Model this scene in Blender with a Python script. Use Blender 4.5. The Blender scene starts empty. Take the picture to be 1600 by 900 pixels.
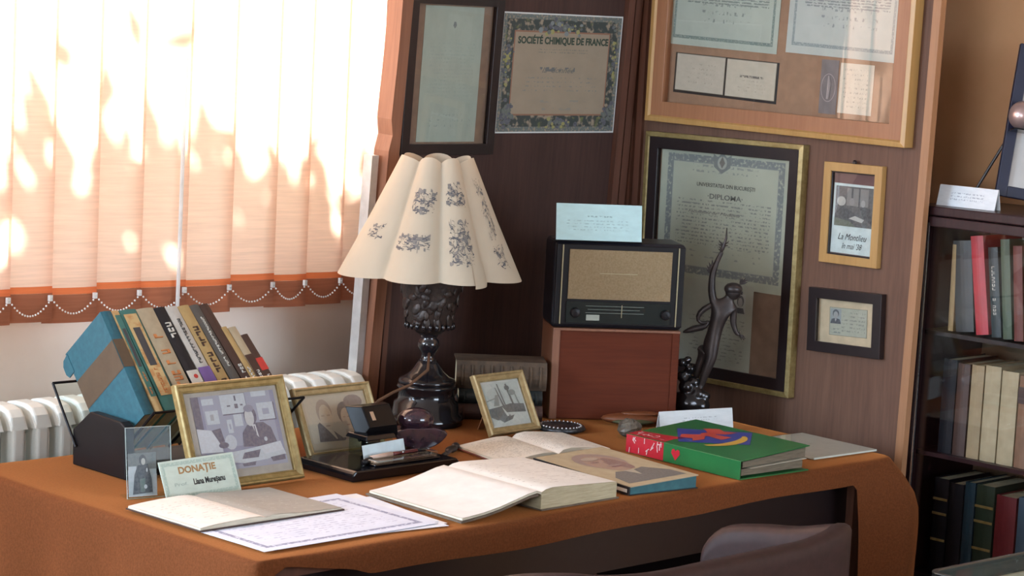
import bpy, math, random
from mathutils import Matrix, Vector, Euler
random.seed(7)
D = math.radians
SC = bpy.context.scene
COL = SC.collection

# ------------------------------------------------------------------ camera, sky, sun, lights, exposure
cam_d = bpy.data.cameras.new('camera'); cam = bpy.data.objects.new('camera', cam_d); COL.objects.link(cam)
CP, CR, CY = D(6.8735), D(2.9389), D(44.985)
def _axes():
    fwd = Vector((0, math.cos(CP), -math.sin(CP))); right = Vector((1, 0, 0)); up = right.cross(fwd)
    c, s = math.cos(CR), math.sin(CR)
    R, U = c*right + s*up, c*up - s*right
    M = Matrix.Rotation(-CY, 3, 'Z')
    return M @ R, M @ U, M @ fwd
_R, _U, _F = _axes()
m3 = Matrix((_R, _U, -_F)).transposed()
cam.matrix_world = Matrix.Translation((0, 0, 1.71)) @ m3.to_4x4()
cam_d.sensor_width = 36; cam_d.lens = 3574.14*36/1600
cam_d.clip_start = .05
SC.camera = cam

w = bpy.data.worlds.new('sky'); SC.world = w; w.use_nodes = True
bg = w.node_tree.nodes['Background']; bg.inputs[0].default_value = (.80, .90, 1, 1); bg.inputs[1].default_value = 3.0
sd = bpy.data.lights.new('sun', 'SUN'); sd.energy = 32; sd.angle = D(1.6); sd.color = (1, .95, .88)
so = bpy.data.objects.new('sun', sd); COL.objects.link(so)
so.rotation_euler = Vector((.35, -1, -.75)).to_track_quat('-Z', 'Y').to_euler()
def area(name, loc, target, sx, sy, energy, color):
    d = bpy.data.lights.new(name, 'AREA'); d.shape = 'RECTANGLE'; d.size = sx; d.size_y = sy; d.energy = energy; d.color = color
    o = bpy.data.objects.new(name, d); COL.objects.link(o); o.location = loc
    o.rotation_euler = (Vector(target)-Vector(loc)).to_track_quat('-Z', 'Y').to_euler()
    return o
area('daylight_side_window', (-.8, 4.62, 2.0), (.6, 2.5, 1.0), 2.8, 1.4, 500, (.62, .80, 1))
area('daylight_rear_window', (3.6, -2.05, 1.7), (3.4, 0, 1.4), 2.0, 1.5, 95, (.68, .83, 1))
area('daylight_left_window', (-2.88, .4, 1.75), (0, .4, 1.5), 2.2, 1.4, 100, (.85, .91, 1))

SC.view_settings.view_transform = 'Standard'; SC.view_settings.look = 'None'
SC.view_settings.gamma = 1; SC.view_settings.use_curve_mapping = False
SC.view_settings.exposure = 0.25

# ------------------------------------------------------------------ materials
MATS = {}
def nt(name):
    m = bpy.data.materials.new(name); m.use_nodes = True
    t = m.node_tree; b = t.nodes['Principled BSDF']
    return m, t, b
def N(t, typ, **kw):
    n = t.nodes.new(typ)
    for k, v in kw.items(): setattr(n, k, v)
    return n
def setin(n, i, v):
    n.inputs[i].default_value = v
def math_(t, op, a, b=None, clamp=False):
    n = t.nodes.new('ShaderNodeMath'); n.operation = op; n.use_clamp = clamp
    for i, x in enumerate((a, b)):
        if x is None: continue
        if isinstance(x, (int, float)): n.inputs[i].default_value = x
        else: t.links.new(x, n.inputs[i])
    return n.outputs[0]
def mixc(t, fac, a, b):
    n = t.nodes.new('ShaderNodeMix'); n.data_type = 'RGBA'
    if isinstance(fac, (int, float)): n.inputs[0].default_value = fac
    else: t.links.new(fac, n.inputs[0])
    for i, x in ((6, a), (7, b)):
        if isinstance(x, tuple): n.inputs[i].default_value = (*x[:3], 1)
        else: t.links.new(x, n.inputs[i])
    return n.outputs[2]
def noise(t, scale, detail=4, coord='Object', stretch=(1, 1, 1), rough=.6):
    tc = N(t, 'ShaderNodeTexCoord'); mp = N(t, 'ShaderNodeMapping'); mp.inputs['Scale'].default_value = stretch
    n = N(t, 'ShaderNodeTexNoise'); setin(n, 'Scale', scale); setin(n, 'Detail', detail); setin(n, 'Roughness', rough)
    t.links.new(tc.outputs[coord], mp.inputs[0]); t.links.new(mp.outputs[0], n.inputs['Vector'])
    return n.outputs[0]
def ramp(t, fac, lo, hi):
    r = N(t, 'ShaderNodeMapRange'); r.inputs[1].default_value = lo; r.inputs[2].default_value = hi
    t.links.new(fac, r.inputs[0]); return r.outputs[0]
def bump(t, b, h, strength=.3, dist=.002):
    n = N(t, 'ShaderNodeBump'); setin(n, 'Strength', strength); setin(n, 'Distance', dist)
    t.links.new(h, n.inputs['Height']); t.links.new(n.outputs[0], b.inputs['Normal'])
def mat(name, col, rough=.6, metal=0, col2=None, scale=30, stretch=(1, 1, 1), bmp=0, spec=.5, coat=0, lo=.35, hi=.65, dist=.002):
    if name in MATS: return MATS[name]
    m, t, b = nt(name)
    setin(b, 'Roughness', rough); setin(b, 'Metallic', metal); setin(b, 'Specular IOR Level', spec); setin(b, 'Coat Weight', coat)
    if col2 is None: col2 = tuple(c*.82 for c in col)
    n = noise(t, scale, 5, stretch=stretch)
    t.links.new(mixc(t, ramp(t, n, lo, hi), col, col2), b.inputs['Base Color'])
    if bmp: bump(t, b, n, bmp, dist)
    MATS[name] = m; return m
def wood(name, c1, c2, rough=.45, axis='Z', scale=14, spec=.5):
    if name in MATS: return MATS[name]
    m, t, b = nt(name)
    st = {'Z': (1, 1, .06), 'X': (.06, 1, 1), 'Y': (1, .06, 1)}[axis]
    a = noise(t, scale, 6, stretch=st, rough=.65); g = noise(t, scale*9, 3, stretch=st)
    f = math_(t, 'ADD', math_(t, 'MULTIPLY', ramp(t, a, .35, .65), .65), math_(t, 'MULTIPLY', ramp(t, g, .4, .62), .35))
    t.links.new(mixc(t, f, c1, c2), b.inputs['Base Color'])
    setin(b, 'Roughness', rough); setin(b, 'Specular IOR Level', spec); bump(t, b, g, .12, .001)
    MATS[name] = m; return m
def glass_mat(name, tint=(1, 1, 1), ior=1.45, rough=.0, refl=1.0):
    if name in MATS: return MATS[name]
    m = bpy.data.materials.new(name); m.use_nodes = True; t = m.node_tree; t.nodes.clear()
    o = N(t, 'ShaderNodeOutputMaterial'); mx = N(t, 'ShaderNodeMixShader'); lw = N(t, 'ShaderNodeLayerWeight'); setin(lw, 'Blend', .5); r0 = ((ior-1)/(ior+1))**2
    tr = N(t, 'ShaderNodeBsdfTransparent'); setin(tr, 0, (*tint, 1)); gl = N(t, 'ShaderNodeBsdfGlossy'); setin(gl, 'Roughness', rough)
    t.links.new(math_(t, 'MULTIPLY', math_(t, 'ADD', math_(t, 'MULTIPLY', math_(t, 'POWER', lw.outputs['Facing'], 5), 1-r0), r0), refl), mx.inputs[0]); t.links.new(tr.outputs[0], mx.inputs[1]); t.links.new(gl.outputs[0], mx.inputs[2])
    t.links.new(mx.outputs[0], o.inputs[0]); MATS[name] = m; return m
def translucent(name, dif, trn, fac, streak=None, sscale=40, var=.12):
    if name in MATS: return MATS[name]
    m = bpy.data.materials.new(name); m.use_nodes = True; t = m.node_tree; t.nodes.clear()
    o = N(t, 'ShaderNodeOutputMaterial'); mx = N(t, 'ShaderNodeMixShader'); setin(mx, 0, fac)
    a = N(t, 'ShaderNodeBsdfDiffuse'); b = N(t, 'ShaderNodeBsdfTranslucent')
    n = ramp(t, noise(t, sscale, 5, stretch=streak or (1, 1, 1)), .3, .7)
    for sh, c in ((a, dif), (b, trn)):
        t.links.new(mixc(t, n, c, tuple(x*(1-var) for x in c)), sh.inputs[0])
    t.links.new(a.outputs[0], mx.inputs[1]); t.links.new(b.outputs[0], mx.inputs[2]); t.links.new(mx.outputs[0], o.inputs[0])
    MATS[name] = m; return m
def doc(name, base, W=1, H=1, border=None, text=None, rough=.7, base2=None, col_noise=6):
    """paper printed with an ornamental border band and rows of writing, on UV"""
    if name in MATS: return MATS[name]
    m, t, b = nt(name); setin(b, 'Roughness', rough)
    uv = N(t, 'ShaderNodeTexCoord').outputs['UV']; sp = N(t, 'ShaderNodeSeparateXYZ'); t.links.new(uv, sp.inputs[0]); u, v = sp.outputs[0], sp.outputs[1]
    n0 = noise(t, col_noise, 4, 'UV')
    col = mixc(t, ramp(t, n0, .3, .7), base, base2 or tuple(c*.88 for c in base))
    if border:
        for (d0, d1, bc, sc, thr) in border:
            du = math_(t, 'MULTIPLY', math_(t, 'MINIMUM', u, math_(t, 'SUBTRACT', 1, u)), W)
            dv = math_(t, 'MULTIPLY', math_(t, 'MINIMUM', v, math_(t, 'SUBTRACT', 1, v)), H)
            d = math_(t, 'MINIMUM', du, dv)
            mask = math_(t, 'MULTIPLY', math_(t, 'GREATER_THAN', d, d0), math_(t, 'LESS_THAN', d, d1))
            if sc:
                mp = N(t, 'ShaderNodeMapping'); mp.inputs['Scale'].default_value = (W, H, 1); t.links.new(uv, mp.inputs[0])
                nn = N(t, 'ShaderNodeTexNoise'); setin(nn, 'Scale', sc); setin(nn, 'Detail', 3); t.links.new(mp.outputs[0], nn.inputs[0])
                mask = math_(t, 'MULTIPLY', mask, ramp(t, nn.outputs[0], thr-.05, thr+.08))
            col = mixc(t, mask, col, bc)
    if text:
        for (lines, u0, u1, v0, v1, ink, ws, thr, wd) in text:
            vv = math_(t, 'MULTIPLY', math_(t, 'SUBTRACT', v, v0), lines/(v1-v0)); row = math_(t, 'FLOOR', vv); fr = math_(t, 'FRACT', vv)
            cb = N(t, 'ShaderNodeCombineXYZ'); t.links.new(math_(t, 'MULTIPLY', u, ws), cb.inputs[0]); t.links.new(math_(t, 'MULTIPLY', row, 3.7), cb.inputs[1])
            t.links.new(math_(t, 'MULTIPLY', fr, 1.2), cb.inputs[2])
            nn = N(t, 'ShaderNodeTexNoise'); setin(nn, 'Scale', 1); setin(nn, 'Detail', 3); t.links.new(cb.outputs[0], nn.inputs[0])
            mask = ramp(t, nn.outputs[0], thr, thr+.06)
            mask = math_(t, 'MULTIPLY', mask, math_(t, 'LESS_THAN', math_(t, 'ABSOLUTE', math_(t, 'SUBTRACT', fr, .5)), wd))
            for a, lo_, hi_ in ((u, u0, u1), (v, v0, v1)):
                mask = math_(t, 'MULTIPLY', mask, math_(t, 'MULTIPLY', math_(t, 'GREATER_THAN', a, lo_), math_(t, 'LESS_THAN', a, hi_)))
            col = mixc(t, mask, col, ink)
    t.links.new(col, b.inputs['Base Color']); MATS[name] = m; return m
def printmat():
    if 'print_ink' in MATS: return MATS['print_ink']
    m, t, b = nt('print_ink'); setin(b, 'Roughness', .6)
    a = N(t, 'ShaderNodeAttribute'); a.attribute_name = 'tone'
    n = ramp(t, noise(t, 170, 5), .3, .7)
    t.links.new(mixc(t, math_(t, 'MULTIPLY', n, .35), a.outputs['Color'], (.30, .30, .30)), b.inputs['Base Color'])
    MATS['print_ink'] = m; return m

M_wallA = wood('walnut_veneer', (.080, .040, .032), (.048, .025, .021), .55, spec=.25)
M_wallB = wood('brown_veneer', (.185, .098, .064), (.118, .062, .043), .55, spec=.2)
M_post = wood('reddish_trim_wood', (.27, .115, .062), (.18, .070, .038), .45)
M_trim = wood('dark_trim_wood', (.17, .070, .042), (.10, .042, .028), .45)
M_goldwood = wood('golden_wood', (.50, .29, .10), (.40, .22, .07), .4)
M_honey = wood('honey_wood', (.37, .165, .078), (.29, .12, .055), .4)
M_darkframe = mat('dark_stained_frame', (.018, .010, .010), .35, scale=60)
M_gilt = mat('worn_gilt', (.36, .27, .11), .38, .35, (.24, .17, .06), 60)
M_giltb = mat('pale_gilt', (.42, .32, .16), .4, .3, (.30, .22, .10), 70)
M_glass = glass_mat('picture_glass')
M_clear = glass_mat('clear_acrylic', (.93, .97, .96), 1.5, 0, .15)
M_black = mat('black_glass', (.005, .005, .007), .10, spec=.4, scale=20)
M_blackwood = mat('black_lacquer', (.009, .007, .008), .4, scale=30, spec=.25)
M_plaster = mat('white_plaster', (.90, .84, .77), .85, col2=(.87, .80, .72), scale=8, bmp=.05)
M_peach = mat('peach_wall_paint', (.80, .46, .24), .8, col2=(.74, .42, .21), scale=6, bmp=.05)
M_ceil = mat('white_ceiling', (.55, .54, .53), .9, scale=5)
M_dim = mat('brown_wall_paint', (.26, .20, .15), .85, scale=6)
M_floor = wood('parquet_wood', (.22, .12, .06), (.15, .08, .04), .4, 'X')
M_white = mat('radiator_enamel', (.80, .84, .80), .35, col2=(.74, .78, .74), scale=15)
M_card = mat('white_card', (.78, .82, .84), .6, col2=(.74, .78, .80), scale=20)
M_page = mat('book_page_edges', (.50, .45, .30), .8, col2=(.38, .33, .21), scale=25, stretch=(1, 1, 14))
M_pagew = mat('book_page_edges_pale', (.66, .62, .50), .8, col2=(.52, .48, .37), scale=25, stretch=(1, 1, 14))
M_bronze = mat('dark_bronze', (.060, .046, .042), .42, .45, (.036, .028, .027), 40)
M_lampb = mat('lamp_black_ceramic', (.012, .011, .014), .14, spec=.7, scale=20)
M_urn = mat('carved_urn_bronze', (.050, .034, .028), .38, .3, (.022, .015, .013), 55, bmp=.8, dist=.004)
M_felt = mat('rust_brown_cloth', (.150, .048, .016), .95, col2=(.110, .035, .011), scale=220, bmp=.25, spec=.15)
for k_, v_ in (('Sheen Weight', .55), ('Sheen Roughness', .35)): setin(M_felt.node_tree.nodes['Principled BSDF'], k_, v_)
setin(M_felt.node_tree.nodes['Principled BSDF'], 'Sheen Tint', (.92, .33, .085, 1))
M_leather = mat('brown_leather', (.036, .017, .016), .5, col2=(.026, .013, .012), scale=60, bmp=.1, spec=.2)
M_sk2 = mat('faded_ink', (.16, .16, .14), .7, scale=80)
M_ink = mat('printed_ink', (.03, .028, .026), .7, scale=80)
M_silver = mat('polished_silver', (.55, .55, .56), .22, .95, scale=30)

# ------------------------------------------------------------------ mesh helpers
class MB:
    def __init__(s): s.v = []; s.f = []; s.mi = []; s.uv = {}; s.col = []
    def add(s, vs, fs, mi=0, uvs=None, M=None, col=None):
        o = len(s.v)
        for p in vs:
            p = Vector(p)
            s.v.append(tuple(M @ p if M else p))
        for k, f in enumerate(fs):
            s.f.append(tuple(i+o for i in f)); s.mi.append(mi); s.col.append(col)
            if uvs and uvs[k]: s.uv[len(s.f)-1] = uvs[k]
        return s
    def box(s, x0, x1, y0, y1, z0, z1, mi=0, M=None, front_uv=False):
        vs = [(x0, y0, z0), (x1, y0, z0), (x1, y1, z0), (x0, y1, z0), (x0, y0, z1), (x1, y0, z1), (x1, y1, z1), (x0, y1, z1)]
        fs = [(0, 3, 2, 1), (4, 5, 6, 7), (0, 1, 5, 4), (1, 2, 6, 5), (2, 3, 7, 6), (3, 0, 4, 7)]
        q = [(0, 0), (1, 0), (1, 1), (0, 1)]
        uvs = [None, q if front_uv == 'top' else None, q if front_uv is True else None, None, None, None]
        return s.add(vs, fs, mi, uvs, M)
    def prism(s, poly, y0, y1, mi=0, M=None):
        """poly of (x,z), extruded from y0 (front) to y1"""
        n = len(poly)
        vs = [(x, y0, z) for x, z in poly]+[(x, y1, z) for x, z in poly]
        fs = [tuple(range(n)), tuple(range(2*n-1, n-1, -1))]+[(i, i+n, (i+1) % n+n, (i+1) % n) for i in range(n)]
        return s.add(vs, fs, mi, None, M)
    def tube(s, pts, rad, seg=8, mi=0, M=None, cap=True):
        pts = [Vector(p) for p in pts]; n = len(pts)
        if not hasattr(rad, '__len__'): rad = [rad]*n
        vs = []; fs = []; prev = None
        for i, p in enumerate(pts):
            d = (pts[min(i+1, n-1)]-pts[max(i-1, 0)]).normalized()
            if prev is None: a = d.orthogonal().normalized()
            else: a = (prev-d*prev.dot(d)); a = a.normalized() if a.length > 1e-6 else d.orthogonal().normalized()
            prev = a; b = d.cross(a)
            for k in range(seg):
                t = 2*math.pi*k/seg; vs.append(p+(a*math.cos(t)+b*math.sin(t))*rad[i])
        for i in range(n-1):
            for k in range(seg): fs.append((i*seg+k, i*seg+(k+1) % seg, (i+1)*seg+(k+1) % seg, (i+1)*seg+k))
        if cap: fs += [tuple(range(seg-1, -1, -1)), tuple((n-1)*seg+k for k in range(seg))]
        return s.add(vs, fs, mi, None, M)
    def lathe(s, prof, seg=32, mi=0, M=None, cap=True):
        vs = []; fs = []; n = len(prof)
        for r, z in prof:
            for k in range(seg):
                t = 2*math.pi*k/seg; vs.append((r*math.cos(t), r*math.sin(t), z))
        for i in range(n-1):
            for k in range(seg): fs.append((i*seg+k, i*seg+(k+1) % seg, (i+1)*seg+(k+1) % seg, (i+1)*seg+k))
        if cap: fs += [tuple(range(seg-1, -1, -1)), tuple((n-1)*seg+k for k in range(seg))]
        return s.add(vs, fs, mi, None, M)
    def ball(s, c, r, seg=12, rings=8, mi=0, M=None):
        c = Vector(c); rx, ry, rz = r if hasattr(r, '__len__') else (r, r, r)
        vs = [c+Vector((0, 0, -rz))]; fs = []
        for i in range(1, rings):
            a = -math.pi/2+math.pi*i/rings
            for k in range(seg):
                t = 2*math.pi*k/seg; vs.append(c+Vector((rx*math.cos(a)*math.cos(t), ry*math.cos(a)*math.sin(t), rz*math.sin(a))))
        vs.append(c+Vector((0, 0, rz))); L = len(vs)-1
        for k in range(seg):
            fs.append((0, 1+(k+1) % seg, 1+k)); fs.append((L, L-seg+k, L-seg+(k+1) % seg))
        for i in range(rings-2):
            for k in range(seg): fs.append((1+i*seg+k, 1+i*seg+(k+1) % seg, 1+(i+1)*seg+(k+1) % seg, 1+(i+1)*seg+k))
        return s.add(vs, fs, mi, None, M)
    def build(s, name, mats, parent=None, smooth=False, bevel=0, M=None, seg=2):
        me = bpy.data.meshes.new(name); me.from_pydata(s.v, [], s.f)
        if not isinstance(mats, (list, tuple)): mats = [mats]
        for m in mats: me.materials.append(m)
        me.polygons.foreach_set('material_index', s.mi)
        if s.uv:
            l = me.uv_layers.new(name='UVMap')
            for fi, q in s.uv.items():
                for li, c in zip(me.polygons[fi].loop_indices, q): l.data[li].uv = c
        if any(c is not None for c in s.col):
            at = me.color_attributes.new('tone', 'FLOAT_COLOR', 'CORNER')
            for fi, c in enumerate(s.col):
                for li in me.polygons[fi].loop_indices: at.data[li].color = (*(c or (.5, .5, .5)), 1)
        if smooth is True:
            me.polygons.foreach_set('use_smooth', [True]*len(me.polygons))
        me.update()
        o = bpy.data.objects.new(name, me); COL.objects.link(o)
        if parent is not None: o.parent = parent
        if M is not None: o.matrix_local = M
        if bevel:
            b = o.modifiers.new('bevel', 'BEVEL'); b.width = bevel; b.segments = seg; b.limit_method = 'ANGLE'; b.angle_limit = D(40)
        return o
def subsurf(o, n=1):
    m = o.modifiers.new('subsurf', 'SUBSURF'); m.levels = n; m.render_levels = n
def T(x, y, z): return Matrix.Translation((x, y, z))
def Rx(a): return Matrix.Rotation(a, 4, 'X')
def Ry(a): return Matrix.Rotation(a, 4, 'Y')
def Rz(a): return Matrix.Rotation(a, 4, 'Z')
def tag(o, label, cat, group=None):
    o['label'] = label; o['category'] = cat
    if group: o['group'] = group
    return o
def thing(name, label, cat, M, group=None):
    o = bpy.data.objects.new(name, None); COL.objects.link(o); o.empty_display_size = .05
    o.matrix_world = M; return tag(o, label, cat, group)
def lab(o, s): o['label'] = s; return o
def struct(o): o['kind'] = 'structure'; return o
def stuff(o): o['kind'] = 'stuff'; return o
def text(parent, name, s, M, width=None, size=.02, m=None, shear=0, bold=0):
    """flat lettering in the local x-z plane, facing -y, centred"""
    c = bpy.data.curves.new(name, 'FONT'); c.body = s; c.size = size; c.align_x = 'CENTER'; c.align_y = 'CENTER'; c.shear = shear
    c.extrude = .00015; c.offset = bold; c.resolution_u = 3
    o = bpy.data.objects.new(name, c); COL.objects.link(o)
    dg = bpy.context.evaluated_depsgraph_get()
    me = bpy.data.meshes.new_from_object(o.evaluated_get(dg)); bpy.data.objects.remove(o)
    k = 1
    if width:
        xs = [v.co.x for v in me.vertices]; k = width/(max(xs)-min(xs))
    me.transform(M @ Rx(D(90)) @ Matrix.Diagonal((k, 1 if width else k, 1, 1)))
    me.materials.clear(); me.materials.append(m or M_ink)
    o = bpy.data.objects.new(name, me); COL.objects.link(o); o.parent = parent
    return o
def picture(parent, name, w, h, polys, M):
    """flat print: toned polygons on a sheet, unit coords (u right, v up), centred, facing -y"""
    b = MB()
    for i, (c, pts) in enumerate(polys):
        y = -min(.00012, .0014/len(polys))*i
        vs = [((u-.5)*w, y, (v-.5)*h) for u, v in pts]
        b.add(vs, [tuple(range(len(vs)))], 0, None, None, c)
    return b.build(name, printmat(), parent, M=M)
def rect(u0, v0, u1, v1): return [(u0, v0), (u1, v0), (u1, v1), (u0, v1)]
def ell(cu, cv, ru, rv, n=14, a0=0, a1=360):
    return [(cu+ru*math.cos(D(a0+(a1-a0)*k/(n if a1-a0 == 360 else n-1))), cv+rv*math.sin(D(a0+(a1-a0)*k/(n if a1-a0 == 360 else n-1)))) for k in range(n)]
def sheet(parent, name, w, h, m, M, t=.0006):
    return MB().box(-w/2, w/2, -t, 0, -h/2, h/2, 0, None, True).build(name, m, parent, M=M)
def moulding(parent, w, h, prof, m, name='frame', M=None):
    """mitred picture-frame moulding; prof = [(inset from outer edge, protrusion towards viewer)]"""
    b = MB(); vs = []; fs = []; n = len(prof)
    for (sx, sz) in ((-1, -1), (1, -1), (1, 1), (-1, 1)):
        for i, y in prof: vs.append((sx*(w/2-i), -y, sz*(h/2-i)))
    for c in range(4):
        d = (c+1) % 4
        for i in range(n):
            j = (i+1) % n
            fs.append((c*n+i, d*n+i, d*n+j, c*n+j))
    b.add(vs, fs)
    return b.build(name, m, parent, M=M, bevel=.0008)
def flat_prof(fw, dp, lip=.003): return [(0, 0), (0, dp), (fw, dp), (fw, dp-lip-.004), (fw-.004, dp-lip-.004), (fw-.004, 0)]
def step_prof(fw, dp): return [(0, 0), (0, dp*.75), (fw*.12, dp), (fw*.3, dp), (fw*.42, dp*.72), (fw*.8, dp*.60), (fw*.86, dp*.72), (fw, dp*.60), (fw, 0)]
def framed(name, label, cat, M, w, h, fw, dp, fm, stepped=False, backm=None, glass=True, inner=None):
    """framed picture centred on M; returns the empty. children: frame, backing_board, glass"""
    t = thing(name, label, cat, M)
    moulding(t, w, h, step_prof(fw, dp) if stepped else flat_prof(fw, dp), fm)
    MB().box(-w/2+fw*.6, w/2-fw*.6, -.004, 0, -h/2+fw*.6, h/2-fw*.6).build('backing_board', backm or M_card, t)
    if glass:
        gy = dp*.45
        MB().box(-w/2+fw*.8, w/2-fw*.8, -gy-.0015, -gy, -h/2+fw*.8, h/2-fw*.8).build('glass', M_glass, t)
    return t

# ------------------------------------------------------------------ the room
XL, XR, YF, YB, ZC = -2.6, 4.80, -2.1, 4.32, 2.75
struct(MB().box(XL-.2, XR+.2, YF-.2, YB+.25, -.1, 0).build('floor', M_floor))
struct(MB().box(XL-.2, XR+.2, YF-.2, YB+.25, ZC, ZC+.1).build('ceiling', M_ceil))
def wall_open(name, m, axis, c0, c1, a0, a1, o0, o1, z0, z1):
    b = MB()
    for (p0, p1, q0, q1) in ((a0, o0, 0, ZC), (o1, a1, 0, ZC), (o0, o1, 0, z0), (o0, o1, z1, ZC)):
        if axis == 'x': b.box(p0, p1, c0, c1, q0, q1)
        else: b.box(c0, c1, p0, p1, q0, q1)
    return struct(b.build(name, m))
WX0, WX1, WZ0, WZ1 = 1.30, 3.72, 1.02, 2.40
b = MB()
for (p0, p1, q0, q1) in ((XL-.2, -2.2, 0, ZC), (.6, WX0, 0, ZC), (WX1, XR+.2, 0, ZC), (-2.2, .6, 0, 1.0), (-2.2, .6, 2.5, ZC), (WX0, WX1, 0, WZ0), (WX0, WX1, WZ1, ZC)):
    b.box(p0, p1, YB, YB+.25, q0, q1)
struct(b.build('wall_back', M_plaster))
struct(MB().box(XR, XR+.2, YF-.2, YB, 0, ZC).build('wall_right', M_peach))
wall_open('wall_left', M_dim, 'y', XL-.2, XL, YF-.2, YB, -.7, 1.5, 1.0, 2.45)

wall_open('wall_front', M_dim, 'x', YF-.2, YF, XL-.2, XR+.2, 2.5, 4.7, .9, 2.4)
M_wframe = mat('window_paint', (.80, .78, .74), .5)
def window(name, axis, c, o0, o1, z0, z1, nm):
    b = MB(); fw = .05
    bars = [(o0, o0+fw, z0, z1), (o1-fw, o1, z0, z1), (o0, o1, z0, z0+fw), (o0, o1, z1-fw, z1)]
    for k in range(1, nm): x = o0+(o1-o0)*k/nm; bars.append((x-fw/2, x+fw/2, z0, z1))
    for a0, a1, q0, q1 in bars:
        if axis == 'x': b.box(a0, a1, c-.03, c+.03, q0, q1)
        else: b.box(c-.03, c+.03, a0, a1, q0, q1)
    o = struct(b.build(name, M_wframe))
    g = MB()
    if axis == 'x': g.box(o0, o1, c-.002, c+.002, z0, z1)
    else: g.box(c-.002, c+.002, o0, o1, z0, z1)
    g.build('pane', M_glass, o)
window('window_1', 'x', YB+.16, WX0, WX1, WZ0, WZ1, 2)
window('window_2', 'x', YB+.16, -2.2, .6, 1.0, 2.5, 3)
window('window_4', 'y', XL-.12, -.7, 1.5, 1.0, 2.45, 2)
window('window_3', 'x', YF-.12, 2.5, 4.7, .9, 2.4, 2)

# ------------------------------------------------------------------ display panels (boards with wood trim) in the corner
LEAN = D(2.7); YA = 4.06; XB = 4.445
MA = T(0, YA, .76) @ Rx(LEAN)
def onA(x, z, rot=0, off=0.0): return T(0, YA, .76) @ Rx(LEAN) @ T(x, -off, (z-.76)/math.cos(LEAN)) @ Ry(-D(rot))
def onB(s, z, rot=0, off=0.0): return T(XB-off, -s, z) @ Rz(D(-90)) @ Ry(-D(rot))
pa = thing('notice_board', 'walnut veneered display board leaning behind the lamp, with reddish wood edge post', 'board', MA)
MB().box(3.60, 4.428, 0, .018, -.70, 1.55).build('veneer_board', M_wallA, pa)
def wavy_post(x0, x1, z0, z1, wob, notch, y0, y1):
    L = []; n = 60
    for i in range(n+1):
        z = z0+(z1-z0)*i/n
        x = x0+wob*(math.sin(z*9)+.6*math.sin(z*23+1))
        if notch and abs(z-notch) < .022: x += .010*(1-abs(z-notch)/.022)
        L.append((x, z))
    b = MB(); vs = []; fs = []; x1_ = x1
    for x, z in L:
        q = (z-.70)*.022; x += q; x1 = x1_+q; vs += [(x, y0, z), (x1, y0, z), (x1, y1, z), (x, y1, z)]
    for i in range(n):
        for k in range(4): fs.append((4*i+k, 4*i+(k+1) % 4, 4*i+4+(k+1) % 4, 4*i+4+k))
    fs += [(3, 2, 1, 0), (4*n, 4*n+1, 4*n+2, 4*n+3)]
    return b.add(vs, fs)
wavy_post(3.578, 3.612, -.70, 1.55, .0012, .655, -.022, .03).build('edge_post', M_post, pa)
MB().box(3.612, 3.628, -.012, .0, -.70, 1.55).build('inner_bead', M_trim, pa)
M_strip = mat('pale_metal_strip', (.62, .63, .62), .4, .3)
lab(MB().box(3.545, 3.566, .0, .03, -.70, .60).build('edge_strip', M_strip, pa), 'pale grey strip along the left edge of the board')
for x0, x1, d in ((4.368, 4.391, .016), (4.399, 4.424, .012)):
    MB().box(x0, x1, -d, 0, -.70, 1.55).build('corner_strip', M_trim, pa)

pb = thing('notice_board', 'brown veneered display board carrying the large diploma, with orange wood end post', 'board', T(XB, 0, 0) @ Rz(D(-90)))
MB().box(-4.05, -3.116, 0, .02, .05, 2.3).build('veneer_board', M_wallB, pb)
b = MB(); b.box(-3.120, -3.098, -.006, .014, .05, 2.3)
b.v = [(x+(z-1.25)*.016, y, z) for x, y, z in b.v]
b.build('edge_post', wood('orange_post_wood', (.38, .185, .085), (.29, .135, .06), .5), pb)
MB().box(-4.05, -4.02, -.014, 0, .05, 2.3).build('corner_strip', M_trim, pb)
MB().box(-4.012, -3.992, -.010, 0, .05, 2.3).build('corner_strip', M_trim, pb)

# ------------------------------------------------------------------ vertical blind
vb = thing('vertical_blind', 'peach fabric vertical blind glowing with daylight, linked by bead chains along its hem', 'blind', T(2.6, 4.22, 2.42))
VI = T(-2.6, -4.22, -2.42)
M_slat = translucent('peach_blind_fabric', (.80, .54, .40), (.95, .66, .51), .62, (.25, 1, 6), 30, .16)
M_hem = translucent('hem_pocket_fabric', (.40, .17, .10), (.34, .10, .05), .35, (.25, 1, 6), 30, .2)
M_fold = translucent('hem_fold_fabric', (.75, .22, .09), (.85, .22, .08), .45, (.25, 1, 6), 30, .15)
SX = [2.676, 2.782, 2.898, 3.017, 3.142, 3.271, 3.400, 3.499, 3.610, 3.72]
x = SX[0]
PRE = []
while x > 1.35: x -= .119; PRE.insert(0, x)
SL = PRE+SX
def slat_y(x, x0, x1): # gentle curve, each slat turned a little so that it overlaps the next
    f = (x-x0)/(x1-x0)
    return 4.222-.012*(f-.5)*1.6-.006*(1-(2*f-1)**2)
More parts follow.
